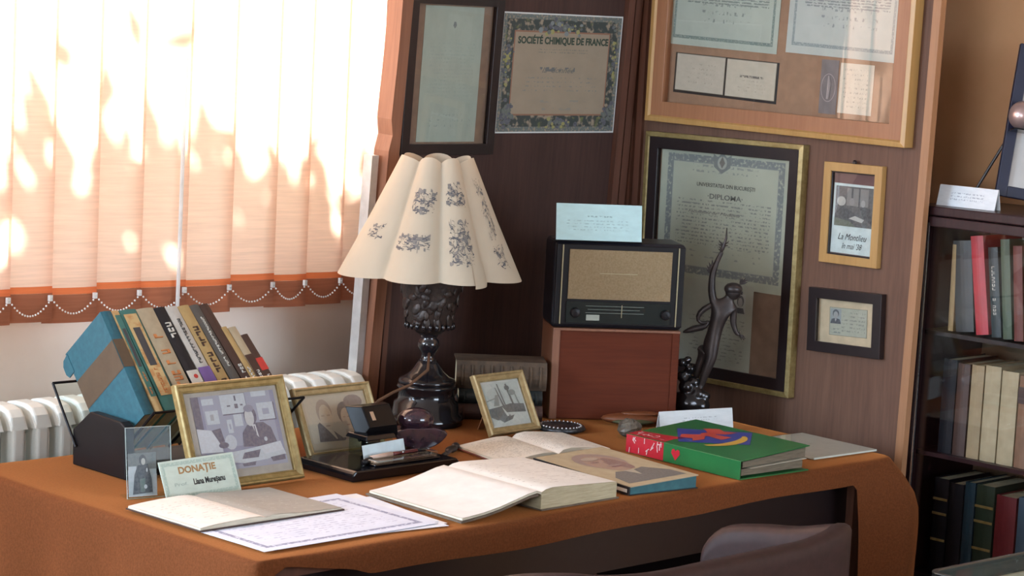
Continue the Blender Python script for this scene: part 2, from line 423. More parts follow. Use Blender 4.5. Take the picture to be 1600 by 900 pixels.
for i in range(len(SL)-1):
    x0, x1 = SL[i]-.004, SL[i+1]+.010
    for nm, za, zb, mm, dy in (('slat', 1.063, 2.40, M_slat, 0), ('hem_fold', 1.048, 1.063, M_fold, -.0008), ('hem_pocket', .985, 1.048, M_hem, -.0015)):
        b = MB(); vs = []; fs = []; n = 8; zo = .004*math.sin(i*2.3)
        for k in range(n+1):
            xx = x0+(x1-x0)*k/n; yy = slat_y(xx, x0, x1)+dy
            vs += [(xx, yy, za+(zo if nm != 'slat' else zo)), (xx, yy, zb+(zo if nm != 'slat' else 0))]
        for k in range(n): fs.append((2*k, 2*k+2, 2*k+3, 2*k+1))
        b.add(vs, fs, 0, None, VI)
        o = b.build(nm, mm, None if nm != 'slat' else vb, smooth=True)
        if nm == 'slat': cur = o
        else: o.parent = cur
M_bead = mat('white_beads', (.85, .85, .82), .3)
for i in range(len(SL)-1):
    if SL[i] < 2.4: continue
    xa, xb = SL[i], SL[i+1]
    b = MB()
    for k in range(17):
        f = k/16; xx = xa+(xb-xa)*f; z = 1.040-.036*(1-(2*f-1)**2)
        b.ball((xx, 4.198, z), .0024, 6, 4, 0, VI)
    stuff(b.build('bead_chain', M_bead, vb))
    MB().box(xa-.004, xa+.004, 4.199, 4.207, 1.034, 1.047, 0, VI).build('chain_clip', M_bead, vb)
lab(MB().tube([(3.120, 4.195, 1.57), (3.118, 4.195, 1.005)], .0045, 8, 0, VI).tube([(3.118, 4.195, 1.005), (3.118, 4.195, .985)], [.006, .008], 8, 0, VI).build('control_wand', translucent('milky_plastic', (.9, .9, .88), (.9, .9, .88), .6), vb), 'white plastic control wand')
MB().box(1.25, 3.75, 4.19, 4.26, 2.39, 2.44, 0, VI).build('head_rail', M_wframe, vb)

# garden shrub outside that shades the lower blind
gs = thing('garden_shrub', 'leafy shrub outside the window shading the lower blind', 'shrub', T(2.4, 5.3, 0))
b = MB(); rr = random.Random(5)
for k in range(2300):
    x = rr.uniform(-1.9, 1.5)
    top = 1.94+.10*math.sin(x*3.1+.6)+.06*math.sin(x*7.7)
    z = top-abs(rr.gauss(0, .33))-.0
    if k % 70 == 0: z = top+rr.uniform(0, .4)
    if z < .3: continue
    y = rr.uniform(-.2, .2); L = rr.uniform(.10, .22); W = L*rr.uniform(.3, .45)
    e = Euler((rr.uniform(-.6, .6), rr.uniform(-1.2, 1.2), rr.uniform(-.8, .8))).to_matrix().to_4x4()
    b.add([(0, 0, 0), (W/2, .01, L*.45), (0, 0, L), (-W/2, .01, L*.45)], [(0, 1, 2, 3)], 0, None, T(x, y, z) @ e)
stuff(b.build('foliage', mat('shrub_leaves', (.06, .12, .03), .6), gs))
for k in range(7):
    x = -1.6+k*.5
    MB().tube([(x, 0, 0), (x+.06, .02, .7), (x-.03, -.02, 1.4)], [.03, .022, .008], 6).build('stem', M_trim, gs)
struct(MB().box(-6, 12, YB+.26, 14, -.12, -.02).build('ground', mat('garden_soil', (.20, .19, .13), .9, scale=3)))

# ------------------------------------------------------------------ radiator
rad = thing('radiator', 'white ribbed column radiator under the window behind the desk', 'radiator', T(3.0, 4.07, 0))
b = MB()
def rsec():
    b = MB()
    prof = [(-.068, .80), (-.060, .826), (-.046, .840), (-.02, .846), (.02, .846), (.046, .840), (.060, .826), (.068, .80)]
    th = .021
    poly = [(-.068, .800), (-.03, .790), (0, .775), (.03, .790)]+[p for p in prof[::-1]]
    # end view in y-z, extruded along x
    R_ = Rz(D(90))
    def ex(poly, t):
        n = len(poly); vs = [(-t, y, z) for y, z in poly]+[(t, y, z) for y, z in poly]
        fs = [tuple(range(n-1, -1, -1)), tuple(range(n, 2*n))]+[(i, (i+1) % n, (i+1) % n+n, i+n) for i in range(n)]
        b.add(vs, fs)
    ex(poly, .0205)
    for y0 in (-.068, .020):
        ex([(y0, .17), (y0+.048, .17), (y0+.048, .805), (y0, .805)], .016)
    ex([(-.068, .10), (.068, .10), (.068, .17), (-.068, .17)], .024)
    return b
first = None
for k in range(19):
    x = 2.466+k*.0585-3.0
    if first is None:
        first = rsec().build('section', M_white, rad, bevel=.0075, seg=3); first.location = (x, 0, 0)
    else:
        c = first.copy(); COL.objects.link(c); c.location = (x, 0, 0)
MB().box(-.53, .53, -.015, .015, .78, .80).box(-.53, .53, -.015, .015, .12, .14).build('water_pipe', M_white, rad)

# ------------------------------------------------------------------ desk and its cloth
ZT = .76
dk = thing('writing_desk', 'wooden writing desk hidden under the rust-brown cloth', 'desk', T(3.33, 3.44, 0))
MB().box(-.90, .885, -.435, .435, .715, .752).build('desk_top', M_trim, dk)
for sx in (-.87, .81):
    for sy in (-.42, .36): MB().box(sx, sx+.06, sy, sy+.06, 0, .715).build('leg', M_trim, dk)
MB().box(-.81, .81, .36, .38, .02, .715).build('back_panel', M_darkframe, dk)
for x in (-.865, .82): MB().box(x, x+.02, -.36, .36, .02, .715).build('side_panel', M_darkframe, dk)
MB().box(-.81, .81, -.40, -.38, .60, .715).build('apron', M_darkframe, dk)
# cloth
def cloth():
    A = [(2.405, 2.985), (4.215, 2.985), (4.245, 3.905), (2.415, 3.905)]
    nx, ny = 60, 30; vs = []; fs = []; idx = {}
    def top(f, g):
        xa = A[0][0]+(A[1][0]-A[0][0])*f; xb = A[3][0]+(A[2][0]-A[3][0])*f
        return xa+(xb-xa)*g, A[0][1]+(A[3][1]-A[0][1])*g
    for j in range(ny+1):
        for i in range(nx+1):
            x, y = top(.004 if i == 1 else i/nx, j/ny)
            z = ZT+.0012*math.sin(x*9+y*4)*math.sin(y*11-x*3)-.0008
            idx[i, j] = len(vs); vs.append((x, y, z))
    for j in range(ny):
        for i in range(nx): fs.append((idx[i, j], idx[i+1, j], idx[i+1, j+1], idx[i, j+1]))
    per = [(i, 0) for i in range(nx)]+[(nx, j) for j in range(ny)]+[(i, ny) for i in range(nx, 0, -1)]+[(0, j) for j in range(ny, 0, -1)]
    ring = [idx[p] for p in per]; n = len(per)
    steps = [(.006, -.001), (.012, -.005), (.016, -.012)]
    prev = ring
    def info(k):
        i, j = per[k]; x, y, z = vs[ring[k]]
        nxm = (-1 if i == 0 else 1 if i == nx else 0); nym = (-1 if j == 0 else 1 if j == ny else 0)
        nv = Vector((nxm, nym, 0)).normalized()
        f = i/nx
        if j == 0:
            if f < .12: dr = .006+.034*f/.12
            elif f < .94: dr = .050+.002*math.sin(f*23)+.004*math.sin(f*5)
            else: dr = .64
            if i == 0: dr = .64
        elif i == 0 or i == nx: dr = .64
        else: dr = .10
        return x, y, z, nv, dr, i, j
    inf = [info(k) for k in range(n)]
    for s in range(3):
        cur = []
        for k in range(n):
            x, y, z, nv, dr, i, j = inf[k]; q = min(1, dr/.03)
            if dr < .02: q *= .6
            cur.append(len(vs)); vs.append((x+nv.x*steps[s][0]*q, y+nv.y*steps[s][0]*q, z+steps[s][1]*q))
        for k in range(n): fs.append((prev[k], cur[k], cur[(k+1) % n], prev[(k+1) % n]))
        prev = cur
    nd = 9
    for s in range(1, nd+1):
        cur = []
        for k in range(n):
            x, y, z, nv, dr, i, j = inf[k]; g = s/nd
            d = .012+(max(dr, .013)-.012)*g; q = min(1, dr/.03)
            o = .016*q
            if dr > .5:
                fold = .010*math.sin(k*.9)+.007*math.sin(k*.37+1)
                o += fold*min(1, d/.25)
                cx = max(0, 1-abs((x-4.22))/.14)*max(0, 1-abs(y-2.985)/.35)
                o += cx*.090*min(1, d/.09)
                if i == nx: o += .012*min(1, d/.1)
                if j == 0 and i < nx: o *= .35
            cur.append(len(vs)); vs.append((x+nv.x*o, y+nv.y*o, z-d))
        for k in range(n): fs.append((prev[k], cur[k], cur[(k+1) % n], prev[(k+1) % n]))
        prev = cur
    b = MB(); b.add(vs, fs)
    o = b.build('tablecloth', M_felt, None, smooth=True)
    subsurf(o, 1)
    return tag(o, 'rust-brown felt cloth draped over the desk and hanging at its ends', 'tablecloth')
cloth()
ZS = ZT+.001   # what stands on the cloth

# ------------------------------------------------------------------ pictures on the left board
f1 = framed('framed_document', 'tall dark framed greenish document hanging highest left beside the window', 'document', onA(3.768, 1.554, .1, .0), .305, .385, .026, .02, M_darkframe, backm=mat('brown_mount', (.23, .15, .10), .8))
sheet(f1, 'document_sheet', .192, .325, doc('green_letter', (.36, .42, .35), .192, .325, None, [(15, .12, .9, .33, .74, (.30, .36, .31), 60, .53, .22), (3, .2, .9, .10, .22, (.26, .32, .28), 40, .56, .2)]), T(.002, -.0045, 0))
picture(f1, 'crest', .016, .016, [((.12, .15, .14), [(.5, 0), (.85, .4), (.7, 1), (.3, 1), (.15, .4)])], T(.004, -.0058, .118))

M_cert = doc('society_certificate', (.33, .265, .19), .443, .299, [(.0, .0035, (.62, .64, .62), 0, 0), (.0035, .016, (.13, .15, .14), 150, .42), (.016, .044, (.045, .055, .05), 60, .40), (.012, .040, (.17, .18, .06), 33, .62), (.044, .048, (.26, .13, .08), 0, 0)],
             [(2, .30, .72, .665, .71, (.20, .19, .15), 110, .5, .22), (1, .32, .62, .50, .57, (.14, .14, .14), 30, .5, .25), (4, .2, .82, .34, .48, (.22, .21, .18), 60, .53, .17), (2, .22, .80, .17, .30, (.25, .23, .19), 22, .55, .16)])
ct = thing('certificate', 'printed society certificate with dark floral border, pinned unframed beside the corner', 'certificate', onA(4.150, 1.562, .2, .001))
sheet(ct, 'certificate_sheet', .430, .299, M_cert, T(0, 0, 0), .0012)
M_green = mat('green_lettering', (.035, .06, .04), .7)
ty = -.0014
ck = .338/.34
text(ct, 'lettering', 'SOCIÉTÉ CHIMIQUE DE FRANCE', T(.004, ty, .081), .325, .024, M_green, 0, .0009)
text(ct, 'handwriting', 'la  donnée', T(-.01, ty, .008), .115, .020, M_sk2, .4)
ornG = (.10, .12, .10); ornY = (.30, .28, .07); ornB = (.06, .065, .09)
rr = random.Random(3)
def blobs(cu, cv, su, sv, n, cols, r0, r1):
    L = []
    for k in range(n):
        r = rr.uniform(r0, r1); L.append((rr.choice(cols), ell(min(.975, max(.025, cu+rr.gauss(0, su))), min(.95, max(.05, cv+rr.gauss(0, sv))), r, r*rr.uniform(.8, 1.6), 7)))
    return L
stuff(picture(ct, 'floral_ornament', .430, .299, blobs(.5, .89, .07, .028, 46, [ornG, ornY, ornB, (.17, .2, .2)], .008, .02)+blobs(.09, .14, .024, .06, 34, [ornG, ornB, ornB], .01, .022)
        + blobs(.92, .15, .022, .07, 34, [ornG, ornB], .01, .02)+blobs(.53, .08, .055, .025, 36, [ornG, ornB, ornY], .008, .02)+blobs(.055, .55, .014, .16, 40, [ornG, ornB, ornY], .007, .016)+blobs(.945, .6, .012, .16, 34, [ornG, ornB, ornY], .007, .015), T(0, -.0013, 0)))

# ------------------------------------------------------------------ pictures on the right board
bf = framed('framed_diplomas', 'large honey wood frame of diplomas and small cards, top of the right board', 'frame', onB(-3.550, 1.768, -.6, .0), .804, .63, .045, .03, M_honey, backm=mat('tan_mount', (.33, .19, .11), .8))
lab(moulding(bf, .818, .644, [(0, 0), (0, .034), (.012, .036), (.016, .03), (.016, 0)], M_goldwood, 'gilt_edge'), 'golden outer edge of the frame')
M_dip = doc('green_diploma', (.43, .47, .39), .35, .30, [(.014, .021, (.17, .22, .19), 300, .38)], [(34, .14, .90, .30, .94, (.20, .23, .20), 50, .42, .30), (3, .3, .75, .16, .33, (.22, .25, .22), 45, .55, .22)])
M_dip2 = doc('pale_diploma', (.47, .50, .45), .33, .30, [(.016, .023, (.24, .28, .27), 300, .38)], [(34, .14, .90, .32, .94, (.23, .25, .24), 50, .42, .30), (3, .3, .8, .18, .34, (.25, .27, .26), 45, .55, .22)])
sheet(bf, 'diploma_sheet', .357, .36, M_dip, T(-.188, -.005, .055) @ Ry(D(1.2)))
sheet(bf, 'diploma_sheet', .335, .36, M_dip2, T(.186, -.0052, .055) @ Ry(D(1.2)))
M_cardc = doc('cream_card', (.52, .46, .36), .16, .095, [(.0, .0012, (.20, .17, .12), 0, 0)], [(5, .2, .8, .2, .8, (.38, .33, .26), 30, .56, .18)])
M_cardt = doc('cream_card_titled', (.53, .47, .36), .16, .095, [(.0, .0012, (.20, .17, .12), 0, 0)], [(1, .28, .75, .52, .62, (.14, .12, .10), 60, .42, .3), (4, .2, .8, .15, .5, (.38, .33, .26), 30, .56, .18)])
M_cards = doc('cream_card_small', (.56, .52, .42), .10, .12, None, [(9, .12, .85, .1, .92, (.34, .32, .26), 30, .54, .2)])
MB().box(-.0035, .335, -.0048, -.004, -.051, .051, 0, T(-.338, 0, -.193) @ Ry(D(1.2))).build('card_mount', M_darkframe, bf)
sheet(bf, 'membership_card', .162, .094, M_cardc, T(-.255, -.0055, -.192) @ Ry(D(1.2)))
sheet(bf, 'membership_card', .160, .094, M_cardt, T(-.089, -.0055, -.196) @ Ry(D(1.0)))
sheet(bf, 'membership_card', .100, .120, M_cards, T(.236, -.0055, -.197) @ Ry(D(.5)))
MB().box(.128, .180, -.005, -.004, -.262, -.132).build('seal_strip', mat('grey_strip', (.21, .18, .17), .7), bf)
b = MB()
for k in range(24):
    a0, a1 = D(15*k), D(15*k+15)
    vs = [(.153+.022*math.cos(a0), -.0056, -.199+.034*math.sin(a0)), (.153+.022*math.cos(a1), -.0056, -.199+.034*math.sin(a1)), (.153+.0205*math.cos(a1), -.0056, -.199+.0325*math.sin(a1)), (.153+.0205*math.cos(a0), -.0056, -.199+.0325*math.sin(a0))]
    b.add(vs, [(0, 1, 2, 3)])
b.tube([(.153, -.0058, -.226), (.156, -.0058, -.19), (.153, -.0058, -.17)], [.0035, .005, .002], 6)
b.build('oval_seal', mat('pale_seal', (.45, .38, .36), .6), bf)

dp = framed('framed_diploma', 'big dark framed university diploma hanging behind the bronze statue', 'diploma', onB(-3.704, 1.112, .3, .0), .490, .60, .030, .022, M_darkframe, backm=mat('brown_diploma_mount', (.22, .135, .085), .8))
lab(moulding(dp, .516, .624, [(0, 0), (0, .024), (.012, .026), (.014, .02), (.014, 0)], M_gilt, 'gilt_edge'), 'yellow gilt outer edge of the frame')
M_dp = doc('university_diploma', (.42, .44, .34), .42, .335, [(.022, .040, (.19, .21, .20), 120, .40), (.040, .0415, (.26, .28, .25), 0, 0)], [(2, .25, .75, .80, .88, (.26, .28, .24), 40, .5, .2), (13, .14, .86, .28, .62, (.22, .23, .20), 70, .49, .22), (3, .2, .8, .18, .30, (.26, .28, .24), 30, .56, .17)])
sheet(dp, 'diploma_sheet', .428, .35, M_dp, T(.0, -.0045, .11))
M_dp3 = doc('pale_certificate', (.40, .41, .33), .15, .2, None, [(12, .15, .9, .1, .6, (.24, .25, .21), 22, .53, .2)])
sheet(dp, 'second_sheet', .24, .225, M_dp3, T(-.005, -.0046, -.165))
picture(dp, 'portrait_photo', .034, .05, [((.40, .41, .36), rect(0, 0, 1, 1)), ((.05, .05, .05), ell(.5, .62, .34, .3)), ((.30, .29, .25), ell(.5, .55, .22, .24)), ((.05, .05, .05), [(.05, 0), (.2, .28), (.8, .28), (.95, 0)])], T(.075, -.0056, -.10))
text(dp, 'lettering', 'UNIVERSITATEA DIN BUCUREȘTI', T(.005, -.0056, .188), .19, .014, M_ink)
text(dp, 'lettering', '·DIPLOMA·', T(.005, -.0056, .160), .115, .018, M_sk2, 0, .0003)
picture(dp, 'crest', .06, .055, [((.16, .18, .16), [(.5, 0), (.95, .3), (1, .9), (.75, .75), (.5, 1), (.25, .75), (0, .9), (.05, .3)]), ((.36, .37, .30), ell(.5, .5, .26, .3)), ((.14, .12, .09), [(.5, .25), (.66, .5), (.5, .8), (.34, .5)])], T(-.01, -.0058, .247))
text(dp, 'handwriting', 'Facultatea de  Medicina', T(-.03, -.0056, .118), .17, .011, M_sk2, .4)

p4 = framed('framed_photograph', 'light wood framed black and white photograph with handwriting, right of the big diploma', 'photograph', onB(-3.299, 1.270, .5, .0), .172, .243, .021, .018, M_goldwood, backm=mat('dusky_mount', (.17, .09, .085), .8))
moulding(p4, .135, .204, [(0, 0), (0, .013), (.005, .013), (.005, 0)], M_darkframe, 'inner_fillet')
MB().box(-.061, .061, -.0055, -.0045, -.096, .072, 0, Ry(D(.4))).build('photo_mount', mat('pale_blue_card', (.60, .70, .68), .6), p4)
picture(p4, 'photo_print', .110, .096, [((.09, .085, .08), rect(0, 0, 1, 1)), ((.22, .21, .19), rect(.3, .52, .88, .96)), ((.05, .05, .05), rect(.42, .5, .47, .98)), ((.05, .05, .05), rect(.62, .5, .66, .98)), ((.45, .45, .40), ell(.16, .62, .12, .12)), ((.06, .06, .06), [(0, .3), (.2, .5), (.4, .42), (.55, .3), (.5, 0), (0, 0)]),
   ((.50, .50, .45), [(.38, .2), (.74, .12), (.8, .2), (.55, .28)]), ((.28, .26, .24), ell(.45, .62, .07, .1)), ((.36, .34, .31), ell(.75, .6, .06, .09)), ((.04, .04, .04), [(.66, .5), (.95, .5), (1, .1), (.78, .24)]), ((.13, .15, .10), [(0, 0), (.6, .0), (.4, .14), (0, .2)])], T(.001, -.006, .018))
text(p4, 'handwriting', 'La Montlieu', T(0, -.0058, -.056), .085, .022, M_ink, .4)
text(p4, 'handwriting', "în mai '38", T(.0, -.0058, -.078), .06, .02, M_ink, .4)
MB().lathe([(.004, 0), (.007, .004), (.004, .008)], 10, 0, T(0, -.008, .124) @ Rx(D(90))).build('hanging_loop', M_darkframe, p4)
c5 = framed('framed_identity_card', 'small dark framed identity card on cream mount, lowest on the right board', 'card', onB(-3.295, 1.009, 2.0, .0), .217, .155, .025, .02, M_darkframe, backm=mat('cream_mount', (.62, .50, .33), .8))
sheet(c5, 'identity_card', .112, .068, doc('id_card', (.42, .43, .34), .112, .068, [(.0, .0012, (.22, .22, .17), 0, 0)], [(6, .33, .95, .12, .9, (.25, .26, .22), 24, .5, .2), (2, .04, .3, .05, .28, (.22, .24, .22), 12, .5, .22)]), T(.003, -.0046, 0) @ Ry(D(-.8)))
picture(c5, 'portrait_photo', .032, .036, [((.30, .34, .33), rect(0, 0, 1, 1)), ((.06, .07, .08), ell(.5, .68, .30, .28)), ((.34, .34, .32), ell(.5, .58, .22, .25)), ((.05, .06, .07), [(0, 0), (.12, .3), (.4, .36), (.6, .36), (.88, .3), (1, 0)]), ((.45, .45, .42), [(.42, .34), (.58, .34), (.5, .12)])], T(-.034, -.0056, .012) @ Ry(D(-.8)))

# ------------------------------------------------------------------ corner: wooden box with radio, card and old books
yawR = D(-36)
bx = thing('wooden_box', 'reddish wooden box in the corner with the old radio on top', 'box', T(3.963, 3.607, ZS) @ Rz(yawR))
M_red = wood('reddish_mahogany', (.125, .030, .013), (.085, .019, .010), .6, 'X', spec=.12)
MB().box(-.150, .150, .004, .15, .0, .212).build('body', M_red, bx, bevel=.003)
MB().box(-.153, -.135, 0, .152, .0, .216).build('side_board', M_post, bx, bevel=.002)
MB().box(.135, .153, 0, .152, .0, .216).build('side_board', M_red, bx, bevel=.002)
MB().box(-.153, .153, -.002, .152, .212, .218).build('top_board', M_post, bx, bevel=.001)
rd = thing('radio', 'old black valve radio with tan speaker cloth, standing on the wooden box', 'radio', T(3.963, 3.607, ZS+.2185) @ Rz(yawR))
W2, H2 = .158, .205
case = MB().box(-W2, W2, .004, .14, 0, H2).build('case', mat('black_radio_case', (.012, .012, .018), .35, scale=30), rd, bevel=.012, seg=3)
MB().box(-W2+.004, W2-.004, -.003, .006, .008, H2-.006).build('front_panel', M_blackwood, rd, bevel=.002)
MB().box(-.124, .122, -.006, -.002, .070, H2-.018).build('speaker_cloth', mat('tan_speaker_cloth', (.29, .21, .12), .9, col2=(.23, .16, .08), scale=260, bmp=.3), rd)
MB().box(-.126, .124, -.007, -.002, .014, .064).build('dial_glass', mat('dial_glass', (.010, .016, .016), .12, spec=.6), rd)
M_brass = mat('brass_line', (.42, .36, .22), .35, .6)
for x in (-.140, .138): MB().box(x-.0014, x+.0014, -.006, -.002, .01, H2-.008).build('brass_trim', M_brass, rd)
MB().box(-.05, .04, -.0075, -.0062, .131, .1325).build('speaker_badge_bar', M_brass, rd)
for x0, x1, z in ((-.08, .06, .054), (-.075, .05, .046), (-.08, .06, .038)): MB().box(x0, x1, -.0078, -.0068, z, z+.0008).build('dial_scale', mat('dial_lines', (.25, .28, .24), .5), rd)
MB().box(.006, .0075, -.0078, -.0068, .028, .058).build('dial_pointer', M_brass, rd)
lab(MB().box(-.078, -.046, -.009, -.006, .020, .034).build('name_plate', mat('pale_key', (.38, .40, .34), .4), rd, bevel=.001), 'pale rectangular key on the dial')
for x in (-.105, .112): MB().lathe([(.011, 0), (.012, .004), (.010, .010), (.004, .011)], 18, 0, T(x, -.007, .038) @ Rx(D(90))).build('knob', M_blackwood, rd)
def tent(name, label, M, w, h, tilt, mm, lines, depth=None):
    t = thing(name, label, 'card', M)
    MB().box(-w/2, w/2, -.0006, .0006, 0, h, 0, Rx(-tilt), True).build('front_leaf', mm, t)
    s = math.sin(tilt)*h; 
    MB().box(-w/2, w/2, -.0006, .0006, 0, h, 0, T(0, 2*s+.0014, 0) @ Rx(tilt)).build('back_leaf', M_card, t)
    return t
M_c1 = doc('radio_card', (.66, .78, .82), .2, .09, None, [(1, .35, .65, .62, .70, (.35, .42, .45), 40, .45, .25), (4, .12, .85, .25, .58, (.45, .54, .58), 40, .50, .18)], rough=.25)
rc = thing('caption_card', 'white caption card in a clear stand on top of the radio', 'card', T(3.918, 3.640, ZS+.4245) @ Rz(D(-34)))
MB().box(-.103, .103, -.0008, .0008, .002, .088, 0, Rx(D(-10)), True).build('card', M_c1, rc)
MB().box(-.106, .106, -.0035, -.0012, 0, .091, 0, Rx(D(-10))).build('clear_sleeve', M_clear, rc)
MB().box(-.106, .106, -.003, .05, 0, .0022).build('stand_foot', M_black, rc)

M_tomes = [mat('worn_brown_calf', (.115, .072, .042), .75, col2=(.060, .040, .026), scale=40, bmp=.3), mat('dark_green_calf', (.018, .024, .024), .6, scale=30), mat('red_brown_calf', (.085, .040, .030), .6, scale=40)]
MT = T(3.720, 3.742, ZS) @ Rz(D(-40))
for k, (z0, h, mm, L, lb) in enumerate(((0, .037, M_tomes[2], .100, 'red-brown leather tome at the bottom of the stack behind the small picture'), (.038, .034, M_tomes[1], .098, 'dark green leather tome in the middle of the stack behind the small picture'), (.073, .066, M_tomes[0], .106, 'thick worn brown tome lying on top of the stack behind the small picture'))):
    t = thing('leather_tome', lb, 'book', MT @ T(0, 0, z0), 'old tomes stacked by the lamp')
    b = MB(); n = 7
    prof = [(.0, .004+i*(h-.008)/n) for i in range(n+1)]
    spine = [(-.012*math.sin(math.pi*i/n), .0+h*i/n) for i in range(n+1)]
    vs = []; fs = []
    for x in (-L, L):
        for y, z in spine: vs.append((x, y, z))
    for i in range(n): fs.append((i, n+1+i, n+2+i, i+1))
    b.add(vs, fs); b.box(-L, L, 0, .105, h-.004, h); b.box(-L, L, 0, .105, 0, .004)
    b.build('cover', mm, t)
    MB().box(-L+.004, L-.004, .004, .10, .004, h-.004).build('page_block', M_page, t)
    for q in range(9 if k == 2 else 5):
        x = -L*.86+q*L*1.72/(8 if k == 2 else 4)
        MB().tube([(x, y*1.12-.0015, z) for y, z in spine[1:-1]], .0034, 6).build('raised_band', mm, t)

# ------------------------------------------------------------------ lamp
LX, LY = 3.543, 3.806
lm = thing('table_lamp', 'table lamp with dark urn base and scalloped cream paper shade', 'lamp', T(LX, LY, ZS))
MB().lathe([(.086, 0), (.088, .012), (.085, .02), (.078, .026), (.074, .05), (.066, .056), (.064, .08), (.070, .086), (.066, .092)], 40).build('base', M_lampb, lm, smooth=True)
MB().lathe([(.060, .090), (.066, .096), (.064, .103), (.052, .108), (.036, .122), (.026, .138), (.022, .146)], 36).build('foot', M_lampb, lm, smooth=True)
MB().lathe([(.022, .144), (.017, .150), (.015, .162), (.020, .168), (.026, .180), (.024, .192), (.018, .198), (.022, .206), (.030, .212)], 28).build('stem', M_lampb, lm, smooth=True)
MB().lathe([(.026, .208), (.040, .218), (.052, .232), (.058, .262), (.066, .30), (.074, .335), (.078, .355), (.076, .362), (.070, .366)], 40).build('urn', M_urn, lm, smooth=True)
b = MB(); rr = random.Random(9)
for k in range(70):
    a = rr.uniform(0, 2*math.pi); z = rr.uniform(.235, .35); r = .052+(z-.232)*.21
    b.ball((0, 0, 0), (.0035, rr.uniform(.006, .013), rr.uniform(.008, .020)), 10, 6, 0, T(r*math.cos(a), r*math.sin(a), z) @ Rz(a) @ Rx(rr.uniform(-.7, .7)))
stuff(b.build('urn_relief', M_urn, lm, smooth=True))
b = MB()
for k in range(22):
    a = 2*math.pi*k/22; b.ball((.055*math.cos(a), .055*math.sin(a), .228), (.005, .005, .008), 8, 5)
b.build('gadroon_ring', M_lampb, lm, smooth=True)
MB().tube([(0, 0, .36), (0, 0, .45)], .008, 10).tube([(0, 0, .45), (0, 0, .50)], .018, 12).build('lamp_holder', M_brass, lm)
ZB0, ZT0 = .348, .603
CREASE = [-96, -31, 9.5, 47, 100, 152, 208, 264]
def shade(th, t, off=0):
    a = (math.degrees(th)-225+96) % 360-96
    for q in range(7):
        if CREASE[q] <= a <= CREASE[q+1]: break
    f = (a-CREASE[q])/(CREASE[q+1]-CREASE[q]); span = (CREASE[q+1]-CREASE[q])/45
    R = .207+(.081-.207)*t
    c = max(0, math.sin(math.pi*f))**.7
    r = R*(.87+.155*c*min(1.15, span))+off
    z = ZB0+(ZT0-ZB0)*t+(.014 if t > .5 else -.004)*c*abs(2*t-1)
    # the shade hangs slightly askew
    return Vector((r*math.cos(th)-.006*(1-t)*.7, r*math.sin(th)+.006*(1-t)*.7, z))
b = MB(); vs = []; fs = []; nt_, na = 14, 180
for j in range(nt_+1):
    for k in range(na): vs.append(shade(2*math.pi*k/na+D(225-96), j/nt_))
for j in range(nt_):
    for k in range(na): fs.append((j*na+k, j*na+(k+1) % na, (j+1)*na+(k+1) % na, (j+1)*na+k))
b.add(vs, fs)
M_shade = translucent('cream_shade_paper', (.56, .49, .38), (.62, .49, .33), .2, None, 12, .06)
sh = b.build('lamp_shade', M_shade, lm, smooth=True)
# the overlapping paper flap at the seam
b = MB(); vs = []; fs = []
for j in range(9):
    for k in range(7):
        t = -.03+.20*j/8; th = D(225+32+k*2.2); vs.append(shade(th, max(t, 0), .0025)+Vector((0, 0, min(t, 0)*.26)))
for j in range(8):
    for k in range(6): fs.append((j*7+k, j*7+k+1, (j+1)*7+k+1, (j+1)*7+k))
b.add(vs, fs); b.build('paper_flap', M_shade, sh, smooth=True)
M_wash = mat('grey_ink_wash', (.22, .20, .18), .8, scale=60)
M_sk = mat('grey_drawing_ink', (.10, .10, .11), .8, scale=60)
def sketch(name, rel, t, wd, ht, n, seed, lean=0):
    """pen-and-ink vignette: ribbons following the shade surface"""
    r = random.Random(seed); b = MB(); R = .205+(.079-.205)*t
    for k in range(n+n//3):
        wash = k < n//3
        u, v = r.uniform(-.5, .5), r.uniform(-.5, .5)
        kind = r.random()
        pts = []
        a = r.uniform(0, 6.28); L = r.uniform(.06, .34)
        for q in range(7):
            pts.append((u, v)); a += r.uniform(-.8, .8)
            u += math.cos(a)*L/6; v += math.sin(a)*L/6*.8
        pts = [(max(-.55, min(.55, p)), max(-.55, min(.55, q))) for p, q in pts]
        wv = r.choice((.0004, .0005, .0008, .0014)) if not wash else r.uniform(.002, .004)
        P3 = []
        for p, q in pts:
            tt = t+q*ht/(ZT0-ZB0); th = D(225+rel)+(p*wd+q*lean*wd)/R
            P3.append((th, tt))
        vs = []; fs = []
        for th, tt in P3:
            vs += [shade(th, tt-wv/(ZT0-ZB0), .0005 if wash else .0009), shade(th, tt+wv/(ZT0-ZB0), .0005 if wash else .0009)]
        for q in range(6): fs.append((2*q, 2*q+2, 2*q+3, 2*q+1))
        b.add(vs, fs, 1 if wash else 0)
    stuff(b.build(name, [M_sk, M_wash], sh))
sketch('ink_sketch', -8, .66, .050, .042, 75, 1)
sketch('ink_sketch', -13, .33, .072, .030, 70, 2)
sketch('ink_sketch', 26, .72, .040, .042, 70, 3)
sketch('ink_sketch', 26, .34, .050, .085, 120, 4)
sketch('ink_sketch', 62, .62, .020, .120, 80, 5)
sketch('ink_sketch', 62, .22, .030, .045, 45, 6)
sketch('ink_sketch', -50, .40, .04, .030, 26, 7)
MB().tube([(-.015, -.02, .165), (-.05, -.055, .135), (-.085, -.035, .10), (-.125, -.025, .085), (-.165, -.02, .068), (-.17, .02, .03), (-.16, .05, .004)], .0034, 8).build('power_cord', mat('brown_braided_cord', (.12, .055, .025), .7, scale=200), lm, smooth=True)

